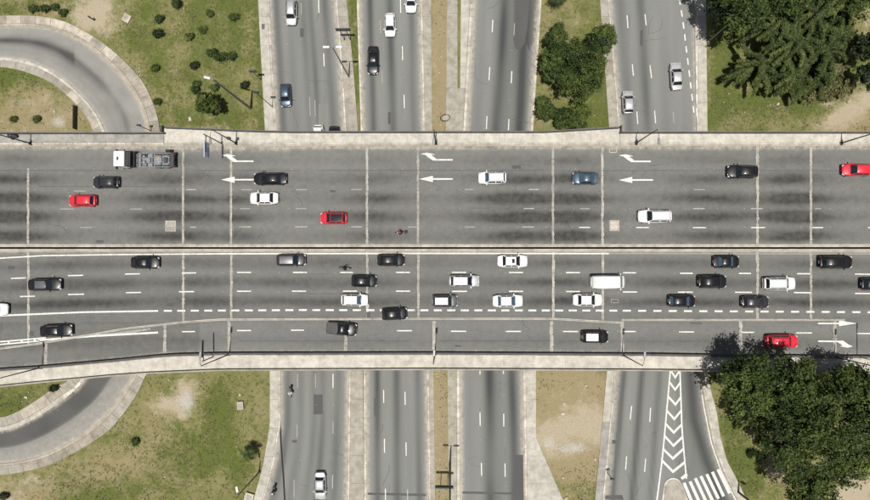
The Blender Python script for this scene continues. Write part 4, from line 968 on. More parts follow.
for px, py, rp, h, lb, dn, mt in SH:
    if h > 2: tree(lb, [(px, py, rp, 3.9, 2.2), (px + 4, py + 3, rp * .6, 3.4, 1.4), (px - 4, py + 3, rp * .6, 3.2, 1.2)], (px + 10, py + 5), mt, 3.4, .45, .24, .12, name='bush', cat='bush')
    else: tree(lb, [(px - rp * .15, py + rp * .1, rp * .55, h * .55, h * .4), (px + rp * .45, py - rp * .3, rp * .36, h * .5, h * .35), (px - rp * .5, py - rp * .35 + (px % 3) * .5, rp * .28, h * .4, h * .3)], (px, py), L3 if mt is L2 and int(px) % 2 else mt, dn * .5, .42, .15, .05, 'low shrubs on the grass', 'shrub', 'shrub')
# grass tufts (uncountable)
def tufts():
    C, Nn, T = [], [], []; rr = np.random.default_rng(11); cnt = 0
    def ok(x, y):
        if 130 < y < 374: return None
        if y <= 130:
            if x < 160:
                if x < 92 and y > 70:
                    return (y > yx([(0, 67), (17, 70), (36, 77), (53, 86), (70, 100), (84, 116), (92, 132)], x) + 1)
                return y < yx([(0, 14), (28, 14), (48, 16), (67, 21), (84, 29), (101, 40), (120, 55), (140, 76), (151, 96), (157, 113), (160, 131)], x) - 1
            if x < yx(S1G, y) - .5: return True
            if yx([(0, 347), (65, 354), (130, 359)], y) < x < yx(R2L, y) - 4: return True
            if 432 < x < 446: return True
            if yx(R3R, y) + 5 < x < yx([(0, 600), (126, 609)], y): return True
            return x > 708
        if x < 150:
            if x < 70 and y < yx([(0, 417), (17, 411), (36, 400), (56, 386), (70, 377)], x): return y > S_outer(x) + 1
            return y > yx([(0, 476), (22, 473), (45, 467), (67, 457), (87, 446), (109, 431), (126, 411), (137, 394), (145, 376)], x) + 1
        if x < yx(S1G, y) - .5: return True
        if 435 < x < 447: return True
        if yx([(371, 537), (438, 537), (500, 564)], y) < x < yx([(371, 606), (422, 601), (500, 594)], y): return True
        return x > yx([(371, 708), (393, 712), (413, 718), (436, 721), (461, 728), (480, 738), (500, 748)], y)
    while cnt < 9000:
        x, y = rr.uniform(-30, 900), rr.uniform(-20, 520)
        if not ok(x, y): continue
        l = blobs(x, y, LUSH); b = blobs(x, y, BARE); d = blobs(x, y, DRY)
        if rr.uniform() > .42 + .5 * l - .7 * b - .2 * d: continue
        p = W(x, y, 0); cnt += 1; m = 5
        s = rr.uniform(.08, .35)
        q = rr.normal(size=(m, 3)) * s * .6; q[:, 2] = np.abs(q[:, 2]) * .25 + .02
        C.append(q + np.array([p.x, p.y, -.04])); Nn.append(rr.normal(size=(m, 3)) * .5 + (0, 0, 1.0)); T.append(np.clip(rr.normal(.60 - .30 * l + .35 * d, .20) + rr.normal(0, .1, m), 0, 1))
    o = leaf_mesh('grass', np.concatenate(C), np.concatenate(Nn), .10, np.concatenate(T), M['grassblade'], None, 2.2, .5)
    tag(o, kind='stuff', label='short tufts of grass and weeds')
tufts()

# ------------------------------------------------------------------ street lamps, signs, poles
def lamp(label, px, py, z, h, arms, dark='steel_grey', rad=.075, group=None, box=None, arm_up=.5):
    b = W(px, py, z); root = empty('street_lamp', (b.x, b.y, z)); tag(root, label, 'street lamp', group)
    mb = MB(); mb.tube([(0, 0, 0), (0, 0, h * .5), (0, 0, h)], [rad * 1.5, rad * 1.15, rad * .8], 10); mb.build('pole', M[dark], root)
    mb = MB(); mb.box((0, 0, .05), (.5, .5, .1), 0, .02); mb.build('base_plate', M[dark], root)
    for ax, ay in arms:
        L = math.hypot(ax, ay); dx, dy = ax / L, ay / L
        mb = MB(); mb.tube([(0, 0, h - .25), (dx * L * .35, dy * L * .35, h + arm_up * .7), (dx * L, dy * L, h + arm_up)], [.045, .04, .035], 8); mb.build('arm', M[dark], root)
        hd = MB(); a = math.atan2(dy, dx); hd.box((dx * (L + .42), dy * (L + .42), h + arm_up), (.95, .34, .16), a, .06); ho = hd.build('lamp_head', M['lamp_head'] if z < 2 else M['steel_grey'], root)
        gl = MB(); gl.box((dx * (L + .46), dy * (L + .46), h + arm_up - .1), (.7, .30, .05), a, .02); gl.build('lens', M['lamp_glass'], ho)
    if box:
        mb = MB(); mb.box((.22, 0, box), (.5, .4, .7), 0, .04); mb.build('control_box', M['steel_dark'], root)
lamp('tall lamp post at the left end of the upper overpass walkway', 30.4, 143.3, DZ + .18, 10, [(0, -1.4)], 'steel_dark', group='lamp posts along the overpass')
lamp('overpass lamp post with a dark box beside the blue road sign', 236, 143, DZ + .18, 10, [(0, -1.4)], 'steel_dark', box=3.8, group='lamp posts along the overpass')
lamp('overpass lamp post above the second pair of white arrows', 435.6, 143, DZ + .18, 10, [(0, -1.4)], 'steel_dark', group='lamp posts along the overpass')
lamp('overpass lamp post above the third pair of white arrows', 636, 143, DZ + .18, 10, [(0, -1.4)], 'steel_dark', group='lamp posts along the overpass')
lamp('overpass lamp post near the red car at the upper right edge', 841.2, 143, DZ + .18, 10, [(0, -1.4)], 'steel_dark', group='lamp posts along the overpass')
lamp('lamp post at the lower left edge of the overpass near the loop', 41, 367.6, DZ + .3, 10, [(.1, 1.3)], 'steel_dark', group='lamp posts along the overpass')
lamp('overpass lamp post on the lower edge right of the small dark sign board', 229, 354.4, DZ + .3, 11, [(.1, 1.3)], 'steel_dark', group='lamp posts along the overpass')
lamp('overpass lamp post at the centre of the lower edge', 435, 354, DZ + .3, 10, [(.1, 1.3)], 'steel_dark', group='lamp posts along the overpass')
lamp('overpass lamp post on the lower edge above the chevron road', 622.6, 355, DZ + .3, 10, [(.1, 1.3)], 'steel_dark', group='lamp posts along the overpass')
lamp('overpass lamp post at the lower right beside the curved white arrow', 835.5, 357, DZ + .3, 10, [(.1, 1.5)], 'steel_dark', group='lamp posts along the overpass')
lamp('tall double headed lamp post on the median left of the upper black car', 349, 77, 0, 14.6, [(-.55, 0), (.55, 0)], 'steel_grey', .09, 'tall lamp posts by the roads below', arm_up=.15)
lamp('tall pale lamp post leaning over the upper left lawn', 251, 108.6, 0, 17, [(-.4, .1)], 'steel_grey', .16, 'tall lamp posts by the roads below', arm_up=.1)
lamp('tall double armed lamp post on the lower central median', 450, 464, 0, 17, [(-.5, 0), (.5, 0)], 'steel_dark', .13, 'tall lamp posts by the roads below', arm_up=.1)
lamp('lamp post on the lawn beside the lower left road', 259.4, 472, 0, 10.4, [(-.1, .5)], 'steel_dark', .09, 'tall lamp posts by the roads below', arm_up=.1)
lamp('lamp post with pale head leaning over the upper right wood', 708.5, 41, 0, 10.0, [(.3, .3)], 'steel_grey', .09, 'tall lamp posts by the roads below', arm_up=.1)
lamp('single lamp post beside the zebra crossing at the lower right', 738, 492, 0, 10, [(.4, -.2)], 'steel_dark', .13, 'tall lamp posts by the roads below', arm_up=.1)
def sign(label, px, py, z, h, wd, ht, posts, mat='sign_dark', rz=0.0, off_=(0, 0)):
    b = W(px, py, z); root = empty('road_sign', (b.x, b.y, z), rz); tag(root, label, 'sign')
    for x in posts:
        mb = MB(); mb.tube([(x, 0, 0), (x, 0, h)], [.07, .06], 8); mb.build('post', M['steel_dark'], root)
    mb = MB(); mb.box((off_[0], .08, h - ht / 2), (wd, .16, ht), 0, .02); p = mb.build('panel', M[mat], root)
    for q in (-.3, .3):
        mb = MB(); mb.box((off_[0], -.04, h - ht / 2 + q * ht), (wd * .96, .07, .1)); mb.build('brace', M['steel_dark'], p)
    mb = MB(); mb.box((off_[0], .18, h - ht / 2), (wd - .1, .02, ht - .1)); mb.build('sign_face', M['sign_white'] if mat != 'sign_dark' else M['sign_dark'], p)
sign('two post road sign on the upper median strip seen edge on', 347.6, 40, 0, 5.0, 2.5, .9, (-.5, .5))
sign('small road sign at the lawn edge left of the upper left road', 261, 79.6, 0, 4.8, 1.2, .8, (0,))
sign('wide two post road sign on the lower central median', 444.5, 478, 0, 5.0, 3.0, 1.1, (-.6, .6), off_=(0, 0))
sign('thin road sign on a tall post beside the upper left kerb', 272.6, 107, 0, 9.4, .9, .8, (0,))
sign('small sign on the sidewalk left of the lower right road', 607.5, 473, 0, 3.4, .7, .5, (0,))
sign('short sign post at the bridge corner by the loop ramp', 151.5, 131, 0, 4.6, .6, .5, (0,))
def cantilever(label, px, py, z, h, dy0, dy1, ht, face, pole=.13, facing=1):
    pole *= .7
    b = W(px, py, z); root = empty('road_sign', (b.x, b.y, z)); tag(root, label, 'sign')
    mb = MB(); mb.tube([(0, 0, 0), (0, 0, h)], [pole, pole * .8], 10); mb.build('post', M['steel_dark'], root)
    mb = MB(); mb.tube([(0, 0, h - ht / 2), (0, dy1, h - ht / 2)], [.08, .06], 8); mb.build('arm', M['steel_dark'], root)
    mb = MB(); mb.box((.12 * facing, (dy0 + dy1) / 2, h - ht / 2), (.08, abs(dy1 - dy0), ht), 0, .02); p = mb.build('panel', M['sign_dark'] if not face else M['sign_white'], root)
    if face:
        L = abs(dy1 - dy0); c = (dy0 + dy1) / 2
        for k, (o_, w_, hh, zz) in enumerate(((0, L - .12, .07, ht / 2 - .07), (0, L - .12, .07, -ht / 2 + .07), (.12 * L, L * .55, ht * .34, .35), (-.1 * L, L * .6, ht * .2, -.5))):
            mb = MB(); mb.box((.17 * facing, c + o_, h - ht / 2 + zz), (.02, w_, hh)); mb.build('blue_field', M['sign_blue'], p)
cantilever('blue and white direction sign hanging over the top lane beside the first arrows', 221.5, 143.3, DZ + .18, 7.2, -1.0, -3.5, 1.9, True)
cantilever('dark cantilever sign board on the lower overpass edge', 213.2, 357, DZ + .18, 4.2, .5, 3.2, .7, False, facing=-1)
cantilever('thin cantilever arm at the lower right end of the overpass', 857.6, 356.8, DZ + .2, 6.5, 3.2, 4.1, .35, False, .09)
# dark board fence inside the loop
b = W(77, 118, 0); fr = empty('board_fence', (b.x, b.y, 0)); tag(fr, 'short dark upright board fence inside the upper loop', 'fence')
for i in range(5):
    mb = MB(); mb.box((0, (i - 2) * .84, .6), (.16, .80, 1.2), .01 * i, .02); mb.build('board', M['sign_dark'], fr)
# manhole slabs, boxes, ring on the median
b = W(126.6, 18, 0); o = empty('manhole', (b.x, b.y, 0), R(-28)); tag(o, 'square pale concrete slab with a round cover on the upper left lawn', 'manhole')
mb = MB(); mb.box((0, 0, .07), (1.4, 1.4, .18), 0, .03); mb.build('slab', M['slab_light'], o)
mb = MB(); mb.tube([(0, 0, .1), (0, 0, .19)], .36, 20); mb.build('cover', M['slab_dark'], o)
for px, py, sx, sy, rz, lb in ((240.8, 405.4, 1.1, 1.4, .1, 'beige utility box on the lower left lawn'), (249.5, 497, 1.5, 1.5, -.3, 'pale utility box with dark lid at the bottom beside the sidewalk')):
    b = W(px, py, 0); o = empty('utility_box', (b.x, b.y, 0), rz); tag(o, lb, 'utility box')
    mb = MB(); mb.box((0, 0, .2), (sx, sy, .45), 0, .04); mb.build('box_body', M['slab_light'], o)
    mb = MB(); mb.box((0, 0, .44), (sx * .62, sy * .62, .06), 0, .02); mb.build('lid', M['walk_grey'], o)
b = W(263.2, 26.5, .12); o = empty('drain_grate', (b.x, b.y, .12)); tag(o, 'dark drain grate in the upper left sidewalk', 'grate')
mb = MB(); mb.box((0, 0, .01), (.55, 1.0, .03)); mb.build('grate_frame', M['steel_grey'], o)
for i in range(5):
    mb = MB(); mb.box((-.2 + i * .1, 0, .03), (.05, .9, .03)); mb.build('bar', M['steel_dark'], o)
b = W(445.2, 117.8, 0); o = empty('hose_coil', (b.x, b.y, 0), R(8)); tag(o, 'oval coil of dark hose lying on the upper central median', 'hose')
mb = MB(); P = []
for t in range(0, 61):
    a = t / 20 * 6.283; r_ = 1 + .05 * math.sin(a * 1.3); P.append((.82 * r_ * math.cos(a), .58 * r_ * math.sin(a), .07 + .05 * t / 60 + .03 * math.sin(a * 3)))
mb.tube(P, .055, 6); mb.build('hose', M['rubber'], o, smooth=True)
b = W(445.2, 117.8, 0); mb = MB(); mb.tube([(0, 0, .02), (0, 0, .05)], .4, 14); mb.build('inner_disc', M['walk_grey'], o)
# heap of black lumps on the walkway
b = W(13.5, 136, DZ + .2); o = empty('black_heap', (b.x, b.y, DZ + .2)); tag(o, 'heap of black lumps on the walkway at the upper left', 'refuse sack')
for dx, dy, s in ((-.4, .1, .42), (.25, 0, .38), (.0, -.3, .32), (.6, -.1, .3)):
    bm = bmesh.new(); bmesh.ops.create_icosphere(bm, subdivisions=3, radius=s)
    for v in bm.verts: v.co *= 1 + .25 * noise.noise(v.co * 5 + Vector((dx, dy, 0)) * 9); v.co.z *= .7; v.co.z = max(v.co.z, -.25)
    me = bpy.data.meshes.new('lump'); bm.to_mesh(me); bm.free(); me.materials.append(M['trim']); q = bpy.data.objects.new('lump', me); q.location = (dx, dy, .25); link(q, o)

# ------------------------------------------------------------------ vehicles
SPEC = {  # L, W, H, belt, rear glass base/top, front glass top/base (fractions from the rear), hood/trunk heights
 'sedan':  dict(L=4.6, W=1.80, H=1.44, zb=.92, r=(.15, .27), f=(.60, .745), tail=.93, nose=.66, hood=.88),
 'hatch':  dict(L=4.1, W=1.74, H=1.50, zb=.95, r=(.035, .13), f=(.60, .765), tail=.93, nose=.68, hood=.90),
 'suv':    dict(L=4.6, W=1.88, H=1.72, zb=1.08, r=(.03, .10), f=(.62, .745), tail=1.06, nose=.82, hood=1.04),
 'wagon':  dict(L=4.5, W=1.78, H=1.50, zb=.94, r=(.03, .11), f=(.62, .755), tail=.93, nose=.66, hood=.89),
 'van':    dict(L=5.2, W=1.98, H=2.30, zb=1.25, r=(.012, .03), f=(.80, .905), tail=1.22, nose=.85, hood=1.12),
 'pickup': dict(L=5.0, W=1.86, H=1.72, zb=1.05, r=(.37, .405), f=(.63, .75), tail=1.02, nose=.80, hood=1.02),
}
MC = {}
M['paintslot'] = PAINT['white']; M['bedslot'] = PAINT['grey']
def surf_mesh(name, V, F_, mat, smooth=True):
    me = bpy.data.meshes.new(name); me.from_pydata([tuple(v) for v in V], [], F_); me.materials.append(mat if mat else PAINT['white'])
    if smooth: me.polygons.foreach_set('use_smooth', [True] * len(me.polygons))
    me.update(); return me
def build_kind(kind):
    s = SPEC[kind]; L, Wd, H, zb = s['L'], s['W'], s['H'], s['zb']; out = []
    X = lambda f: (f - .5) * L
    def halfw(f):
        t = abs(2 * f - 1); k = 1 - .24 * t ** 6 - (.03 * t ** 2)
        if f > .98: k -= .16
        elif f > .96: k -= .06
        if f < .01: k -= .10
        elif f < .02: k -= .03
        return Wd / 2 * k
    def top(f):
        a, b = s['r'][0], s['f'][1]
        if f < a: return lerp(s['tail'] - .05, zb, min(1, f / max(a, .01)) ** .6)
        if f > b: t = (f - b) / (1 - b); return lerp(zb - .03, s['nose'], t ** 1.9)
        return zb
    fs = [0, .012, .03, .07, .12, .2, .3, .4, .5, .6, .7, .76, .82, .88, .93, .965, .985, 1.0]
    prof = [(.86, .20), (.96, .34), (1.0, .55), (1.0, .74), (.965, .90), (.90, .975), (.78, 1.0), (.4, 1.012), (0, 1.015)]
    V = []; nP = len(prof) * 2 - 1
    for f in fs:
        w_, t_ = halfw(f), top(f); low = .22 if .03 < f < .965 else .30
        ring = []
        for i, (a, h) in enumerate(prof):
            z = lerp(low, t_, (h - .20) / .80) if h <= 1 else t_ + (h - 1) * 2.2
            ring.append((X(f), -w_ * a, z))
        V += ring + [(x, -y, z) for x, y, z in reversed(ring[:-1])]
    F_ = []
    for i in range(len(fs) - 1):
        for k in range(nP - 1): F_.append((i * nP + k, i * nP + k + 1, (i + 1) * nP + k + 1, (i + 1) * nP + k))
        F_.append((i * nP + nP - 1, i * nP, (i + 1) * nP, (i + 1) * nP + nP - 1))
    F_.append(tuple(range(nP))); F_.append(tuple((len(fs) - 1) * nP + k for k in range(nP - 1, -1, -1)))
    F_ = [tuple(reversed(f)) for f in F_]
    # greenhouse
    wb, wt = Wd / 2 * .91, Wd / 2 * (.67 if kind != 'van' else .84)
    r0, r1 = s['r']; f1, f0 = s['f']; Hm = H - .045
    st = [(r0, zb - .02, wb * .97, wb * .95), (r1, Hm - .03, wb, wt * .97), (lerp(r1, f1, .5), Hm + .015, wb, wt), (f1, Hm - .02, wb, wt * .97), (f0, zb - .02, wb * .93, wb * .90)]
    def ring(sx):
        f, zt, b_, t_ = sx; e = max(0, min(1, (zt - zb) / .3))
        return [(X(f), -b_, zb - .06), (X(f), -t_ - .0, zt - .05 * e), (X(f), -t_ * .93, zt), (X(f), -t_ * .5, zt + .035 * e), (X(f), 0, zt + .045 * e), (X(f), t_ * .5, zt + .035 * e), (X(f), t_ * .93, zt), (X(f), t_, zt - .05 * e), (X(f), b_, zb - .06)]
    off0 = len(V); rg = [ring(x) for x in st]
    for r_ in rg: V += r_
    for i in range(4):
        for k in range(8): F_.append((off0 + i * 9 + k, off0 + (i + 1) * 9 + k, off0 + (i + 1) * 9 + k + 1, off0 + i * 9 + k + 1))
    out.append(('body', surf_mesh('body', V, F_, None), 'paint', None))
    # glass patches
    def patch_(A, B, s0, s1, u0, u1, lift):
        A = [Vector(p) for p in A[1:8]]; B = [Vector(p) for p in B[1:8]]; vv = []; m, n = 4, 10
        def ev(P, u):
            q = u * 6; i = min(5, int(q)); return P[i].lerp(P[i + 1], q - i)
        nr = (B[3] - A[3]).cross(Vector((0, 1, 0))); nr.normalize()
        if nr.z < 0: nr = -nr
        for i in range(m + 1):
            for j in range(n + 1):
                u = lerp(u0, u1, j / n); vv.append(ev(A, u).lerp(ev(B, u), lerp(s0, s1, i / m)) + nr * lift)
        ff = [(i * (n + 1) + j, i * (n + 1) + j + 1, (i + 1) * (n + 1) + j + 1, (i + 1) * (n + 1) + j) for i in range(m) for j in range(n)]
        return surf_mesh('g', vv, ff, M['glass'])
    out.append(('windshield', patch_(rg[3], rg[4], .05, .96, .10, .90, .014), None, None))
    if kind != 'van': out.append(('rear_window', patch_(rg[0], rg[1], .14, .94, .12, .88, .014), None, None))
    def side(xa0, xa1, xb0, xb1, sgn):
        def S(f, t): y = lerp(wb, wt, t) + .012; return Vector((X(f), sgn * y, lerp(zb - .03, Hm - .04, t)))
        P = [S(xa0, .10), S(xa1, .10), S(xb1, .88), S(xb0, .88)]
        if sgn > 0: P = P[::-1]
        return surf_mesh('g', P, [(0, 1, 2, 3)], M['glass'], False)
    mid = lerp(r1, f1, .50) + .02
    for sg in (-1, 1):
        out.append(('side_window', side(mid + .012, f0 - .045, mid + .012, f1 - .004, sg), None, None))
        if kind != 'van':
            e = lerp(r1, mid, .22) if kind in ('hatch', 'suv', 'wagon') else r1 + .0
            out.append(('side_window', side(e + (-.02 if kind == 'sedan' else .01), mid - .012, e + .012, mid - .012, sg), None, None))
            if kind in ('suv', 'wagon'): out.append(('side_window', side(r0 + .05, e - .012, r1 + .015, e - .012, sg), None, None))
    # wheels
    for fx in (.175, .815):
        for sg in (-1, 1):
            mb = MB(); mb.tube([(X(fx), sg * (Wd / 2 - .21), .32), (X(fx), sg * (Wd / 2 + .008), .32)], .32, 18)
            rb = MB(); rb.tube([(X(fx), sg * (Wd / 2 - .02), .32), (X(fx), sg * (Wd / 2 + .016), .32)], .2, 12)
            out.append(('wheel', surf_mesh('wheel', mb.v, mb.f, M['rubber'], False), None, ('rim', surf_mesh('rim', rb.v, rb.f, M['rim'], False))))
    def bx(name, c, d, mat, rz=0, bev=.02, sub=None):
        mb = MB(); mb.box(c, d, rz, bev); out.append((name, surf_mesh(name, mb.v, mb.f, M[mat], False), None, sub))
    zn = s['nose']; zt_ = s['tail']
    for sg in (-1, 1):
        bx('headlight', (X(.962), sg * Wd * .36, zn - .03), (.34, .22, .13), 'head_lens', -sg * .45, .04)
        bx('taillight', (X(.022), sg * Wd * .385, zt_ - .20), (.10, .22, .22), 'tail_lens', sg * .35, .03)
        bx('mirror', (X(f0 - .045), sg * (Wd / 2 + .07), zb + .04), (.16, .24, .14), 'paintslot', 0, .04)
    bx('grille', (X(.994), 0, zn - .16), (.05, Wd * .42, .16), 'trim')
    bx('front_bumper', (X(.99), 0, .36), (.10, Wd * .66, .20), 'trim', 0, .04)
    bx('rear_bumper', (X(.004), 0, .42), (.10, Wd * .80, .22), 'paintslot', 0, .04)
    bx('licence_plate', (X(0) - .03, 0, .62), (.02, .42, .13), 'plate', 0, 0)
    # seams: hood and trunk shut lines, cowl
    mb = MB(); zh = lambda f: top(f) + .028
    for f in (f0 + .012,):
        n = 10; pts = [(X(f) - .05 * abs(2 * i / n - 1) ** 2 * 1.5, lerp(-.80, .80, i / n) * wb, zb + .022) for i in range(n + 1)]; mb.tube(pts, .035, 4)
    out.append(('cowl', surf_mesh('cowl', mb.v, mb.f, M['seam'], False), None, None))
    mb = MB(); n = 8
    for sg in (-1, 1):
        pts = []
        for i in range(n + 1):
            f = lerp(f0 + .02, .965, i / n); pts.append((X(f), sg * halfw(f) * .80, top(f) + .002))
        mb.tube(pts, .014, 4)
    pts = [(X(.968) + .03 * (1 - abs(2 * i / n - 1) ** 2), lerp(-1, 1, i / n) * halfw(.96) * .80, top(.968) + .01) for i in range(n + 1)]; mb.tube(pts, .014, 4)
    for sg in (-1, 1): mb.tube([(X(mid), sg * (halfw(.5) + .002), zb - .08), (X(mid), sg * (halfw(.5) + .002), .3)], .010, 4)
    if kind == 'sedan': mb.tube([(X(r0 - .01), -wb * .8, zb + .02), (X(r0 - .01), wb * .8, zb + .02)], .02, 4)
    out.append(('shut_lines', surf_mesh('shut_lines', mb.v, mb.f, M['seam'], False), None, None))
    if kind in ('suv', 'wagon'):
        for sg in (-1, 1):
            mb = MB(); mb.tube([(X(r1 + .02), sg * wt * .86, Hm + .0), (X(r1 + .05), sg * wt * .86, Hm + .07), (X(f1 - .05), sg * wt * .86, Hm + .08), (X(f1 - .02), sg * wt * .86, Hm + .0)], .022, 6)
            out.append(('roof_rail', surf_mesh('roof_rail', mb.v, mb.f, M['trim'], False), None, None))
    if kind == 'pickup':
        bx('bed_cover', (X(.19), 0, 1.07), (L * .33, Wd * .78, .05), 'bedslot', 0, .02)
        for sg in (-1, 1): bx('bed_rail', (X(.19), sg * Wd * .43, 1.07), (L * .35, .10, .07), 'trim', 0, .02)
    if kind == 'van':
        for q in (-.55, -.2, .15, .5): bx('roof_rib', (X(.40), q, H + .0), (L * .62, .04, .03), 'paintslot', 0, .008)
    mb = MB(); mb.tube([(X(r1 + .05), .0, Hm + .04), (X(r1 + .02), .0, Hm + .24)], .01, 4)
    out.append(('antenna', surf_mesh('antenna', mb.v, mb.f, M['trim'], False), None, None))
    def roofpatch(f_a, f_b, wfrac, lift, mat):
        m, n = 4, 6; vv = []
        for i in range(m + 1):
            for j in range(n + 1):
                f = lerp(f_a, f_b, i / m); u = lerp(-wfrac, wfrac, j / n)
                tt = 1 - abs(2 * (f - r1) / (f1 - r1) - 1)
                zz = Hm + lerp(-.025, .015, tt) + .045 - .010 * (u / .5) ** 2 * (abs(u) <= .5) - (.010 + .035 * (abs(u) - .5) / .43) * (abs(u) > .5)
                vv.append((X(f), u * wt, zz + lift))
        return surf_mesh('roof', vv, [(i * (n + 1) + j, (i + 1) * (n + 1) + j, (i + 1) * (n + 1) + j + 1, i * (n + 1) + j + 1) for i in range(m) for j in range(n)], mat)
    MC[kind] = (out, roofpatch, (r1, f1))
for k in SPEC: build_kind(k)
# reusable paint-slot meshes are coloured per object
TPL = {}
EXM = {}
def vehicle(label, px, py, z, head, kind, paint, group, Lpx=None, roof=None, sunroof=False, bed=None, cat='car', glass=None):
    s = SPEC[kind]; p = W(px, py, z + s['H'] * .6); root = empty({'van': 'delivery_van', 'pickup': 'pickup_truck', 'suv': 'suv', 'wagon': 'estate_car'}.get(kind, 'car'), (p.x, p.y, z), R(head + random.uniform(-.9, .9)))
    tag(root, label, cat, group)
    if Lpx:
        ppm = F / (CAM.z - z - .9); root.scale = (max(.86, min(1.16, (Lpx - .6) / ppm / s['L'])), 1.115, 1.08)
    parts, rp, (r1, f1) = MC[kind]
    for name, me, slot, sub in parts:
        o = bpy.data.objects.new(name, me); link(o, root)
        if name == 'shut_lines': o['kind'] = 'stuff'
        if slot == 'paint' or name in ('mirror', 'rear_bumper', 'roof_rib'):
            o.material_slots[0].link = 'OBJECT'; o.material_slots[0].material = PAINT[paint]
        if name == 'bed_cover': o.material_slots[0].link = 'OBJECT'; o.material_slots[0].material = bed or PAINT[paint]
        if glass and name in ('windshield', 'rear_window'): o.material_slots[0].link = 'OBJECT'; o.material_slots[0].material = glass
        if sub:
            q = bpy.data.objects.new(sub[0], sub[1]); link(q, o)
    def extra(key, name, fa, fb, wf, lift, mat):
        if key not in EXM: EXM[key] = rp(fa, fb, wf, lift, mat)
        link(bpy.data.objects.new(name, EXM[key]), root)
    if roof: extra((kind, 'roof', roof.name), 'roof_panel', r1 + .01, f1 - .01, .90, .012, roof)
    if sunroof: extra((kind, 'sun'), 'sunroof', lerp(r1, f1, .60), lerp(r1, f1, .88), .5, .02, M['glass'])
    return root
GA = 'cars heading left on the upper overpass'; GB = 'cars heading right on the lower overpass'; GC = 'cars on the roads below'
D_ = DZ + .014
A_ = lambda *a, **k: vehicle(*a, **k)
A_('charcoal boxy car just behind and below the flatbed truck', 105.5, 182, D_, 180, 'wagon', 'charcoal', GA, 27)
A_('bright red hatchback lowest and leftmost on the upper overpass', 82, 200.5, D_, 180, 'hatch', 'red', GA, 28)
A_('long black sedan just right of the first straight arrow', 270, 178.5, D_, 180, 'sedan', 'black', GA, 34)
A_('white sedan directly below the long black sedan', 264, 198, D_, 180, 'sedan', 'white', GA, 29)
A_('red hatchback with a dark glass roof in the middle lane', 333.5, 218, D_, 180, 'hatch', 'red', GA, 27, roof=M['glass'])
A_('white estate car with blue tinted glass at the top centre', 492.3, 177.5, D_, 180, 'wagon', 'white', GA, 28, glass=M['glass_blue'])
A_('small slate blue sedan beside the third straight arrow', 585.3, 178, D_, 180, 'sedan', 'slate', GA, 26, glass=M['glass_blue'])
A_('white suv with roof rails right of the square manhole cover', 655, 216, D_, 180, 'suv', 'white', GA, 33, cat='suv')
A_('black suv straddling an expansion joint at the upper right', 743, 171.3, D_, 180, 'suv', 'black', GA, 30, cat='suv')
A_('red car at the right edge of the upper overpass', 858, 169.5, D_, 180, 'hatch', 'red', GA, 30)
A_('black sedan in the top lane left of the first joint pair', 145, 262.5, D_, 0, 'sedan', 'black', GB, 29)
A_('dark car with roof glare painted grey on the leftmost joint', 44.5, 284.6, D_, 1, 'sedan', 'black', GB, 34, roof=PAINT['grey'])  # grey roof panel carries the glare on the black paint
A_('white car half out of frame at the left edge', -6, 309.5, D_, 1, 'sedan', 'white', GB, 28)
A_('long black sedan crossing the ladder markings at the lower left', 56, 330.8, D_, 3, 'sedan', 'black', GB, 33)
A_('dark hatchback with a lighter grey roof in the top lane', 291, 260, D_, 0, 'hatch', 'charcoal', GB, 30, roof=PAINT['grey'])
A_('black hatchback in the top lane right of the motorcyclist', 391, 260, D_, 0, 'hatch', 'black', GB, 28)
A_('black hatchback just above the white hatchback on a joint', 364, 281, D_, 0, 'hatch', 'black', GB, 26)
A_('white hatchback below the black one by the dashed line', 354.5, 300, D_, 0, 'hatch', 'white', GB, 27, glass=M['glass_blue'])
A_('black hatchback crossing the thick dashed line at an angle', 394.5, 314, D_, 3, 'hatch', 'black', GB, 26)
A_('black pickup with a flat grey cargo cover in the lower lane', 341.5, 329, D_, -5, 'pickup', 'black', GB, 31, bed=M['parapet'], cat='pickup')
A_('silver car with a white roof in the middle lane', 464.3, 281, D_, 0, 'hatch', 'silver', GB, 30, roof=PAINT['white'])
A_('small boxy car with red tail lamp and white roof', 445, 301, D_, 0, 'wagon', 'grey', GB, 26, roof=PAINT['white'])
A_('white sedan with a dark sunroof in the top lane', 512.5, 261, D_, 0, 'sedan', 'white', GB, 30, sunroof=True)
A_('white sedan by the dashed line below the sunroof sedan', 507.8, 301, D_, 0, 'sedan', 'white', GB, 30, glass=M['glass_blue'])
A_('large white van in the middle lane on an expansion joint', 608.3, 282, D_, 0, 'van', 'white', GB, 34, cat='van')
A_('white sedan just below and left of the big white van', 587.5, 300, D_, 0, 'sedan', 'white', GB, 29)
A_('black hatchback with a bright roof in the lowest lane', 595, 337, D_, 0, 'hatch', 'black', GB, 27, roof=PAINT['pearl'])
A_('black sedan at the top of the dark car cluster on the right', 726.5, 261.6, D_, 0, 'sedan', 'black', GB, 26, glass=M['glass_blue'])
A_('black suv in the middle of the dark car cluster', 712.7, 281.6, D_, 0, 'suv', 'black', GB, 28, cat='suv')
A_('black hatchback at the lower left of the dark car cluster', 682, 301, D_, 0, 'hatch', 'black', GB, 27, glass=M['glass_blue'])
A_('dark car with a grey windscreen just above the thick dashed line on the joint', 755.5, 302, D_, 0, 'hatch', 'charcoal', GB, 27)
A_('white suv with dark glass in the middle lane on the right', 780, 283.5, D_, 0, 'suv', 'white', GB, 31, cat='suv')
A_('long black suv with roof rails in the top lane at the right', 836.5, 262, D_, 0, 'suv', 'black', GB, 32, cat='suv')
A_('black car cut by the right edge in the middle lane', 876, 284, D_, 0, 'hatch', 'black', GB, 28)
A_('large red car beside the tree shadow in the lowest lane', 782.5, 341.5, D_, 0, 'suv', 'red', GB, 31, cat='suv')
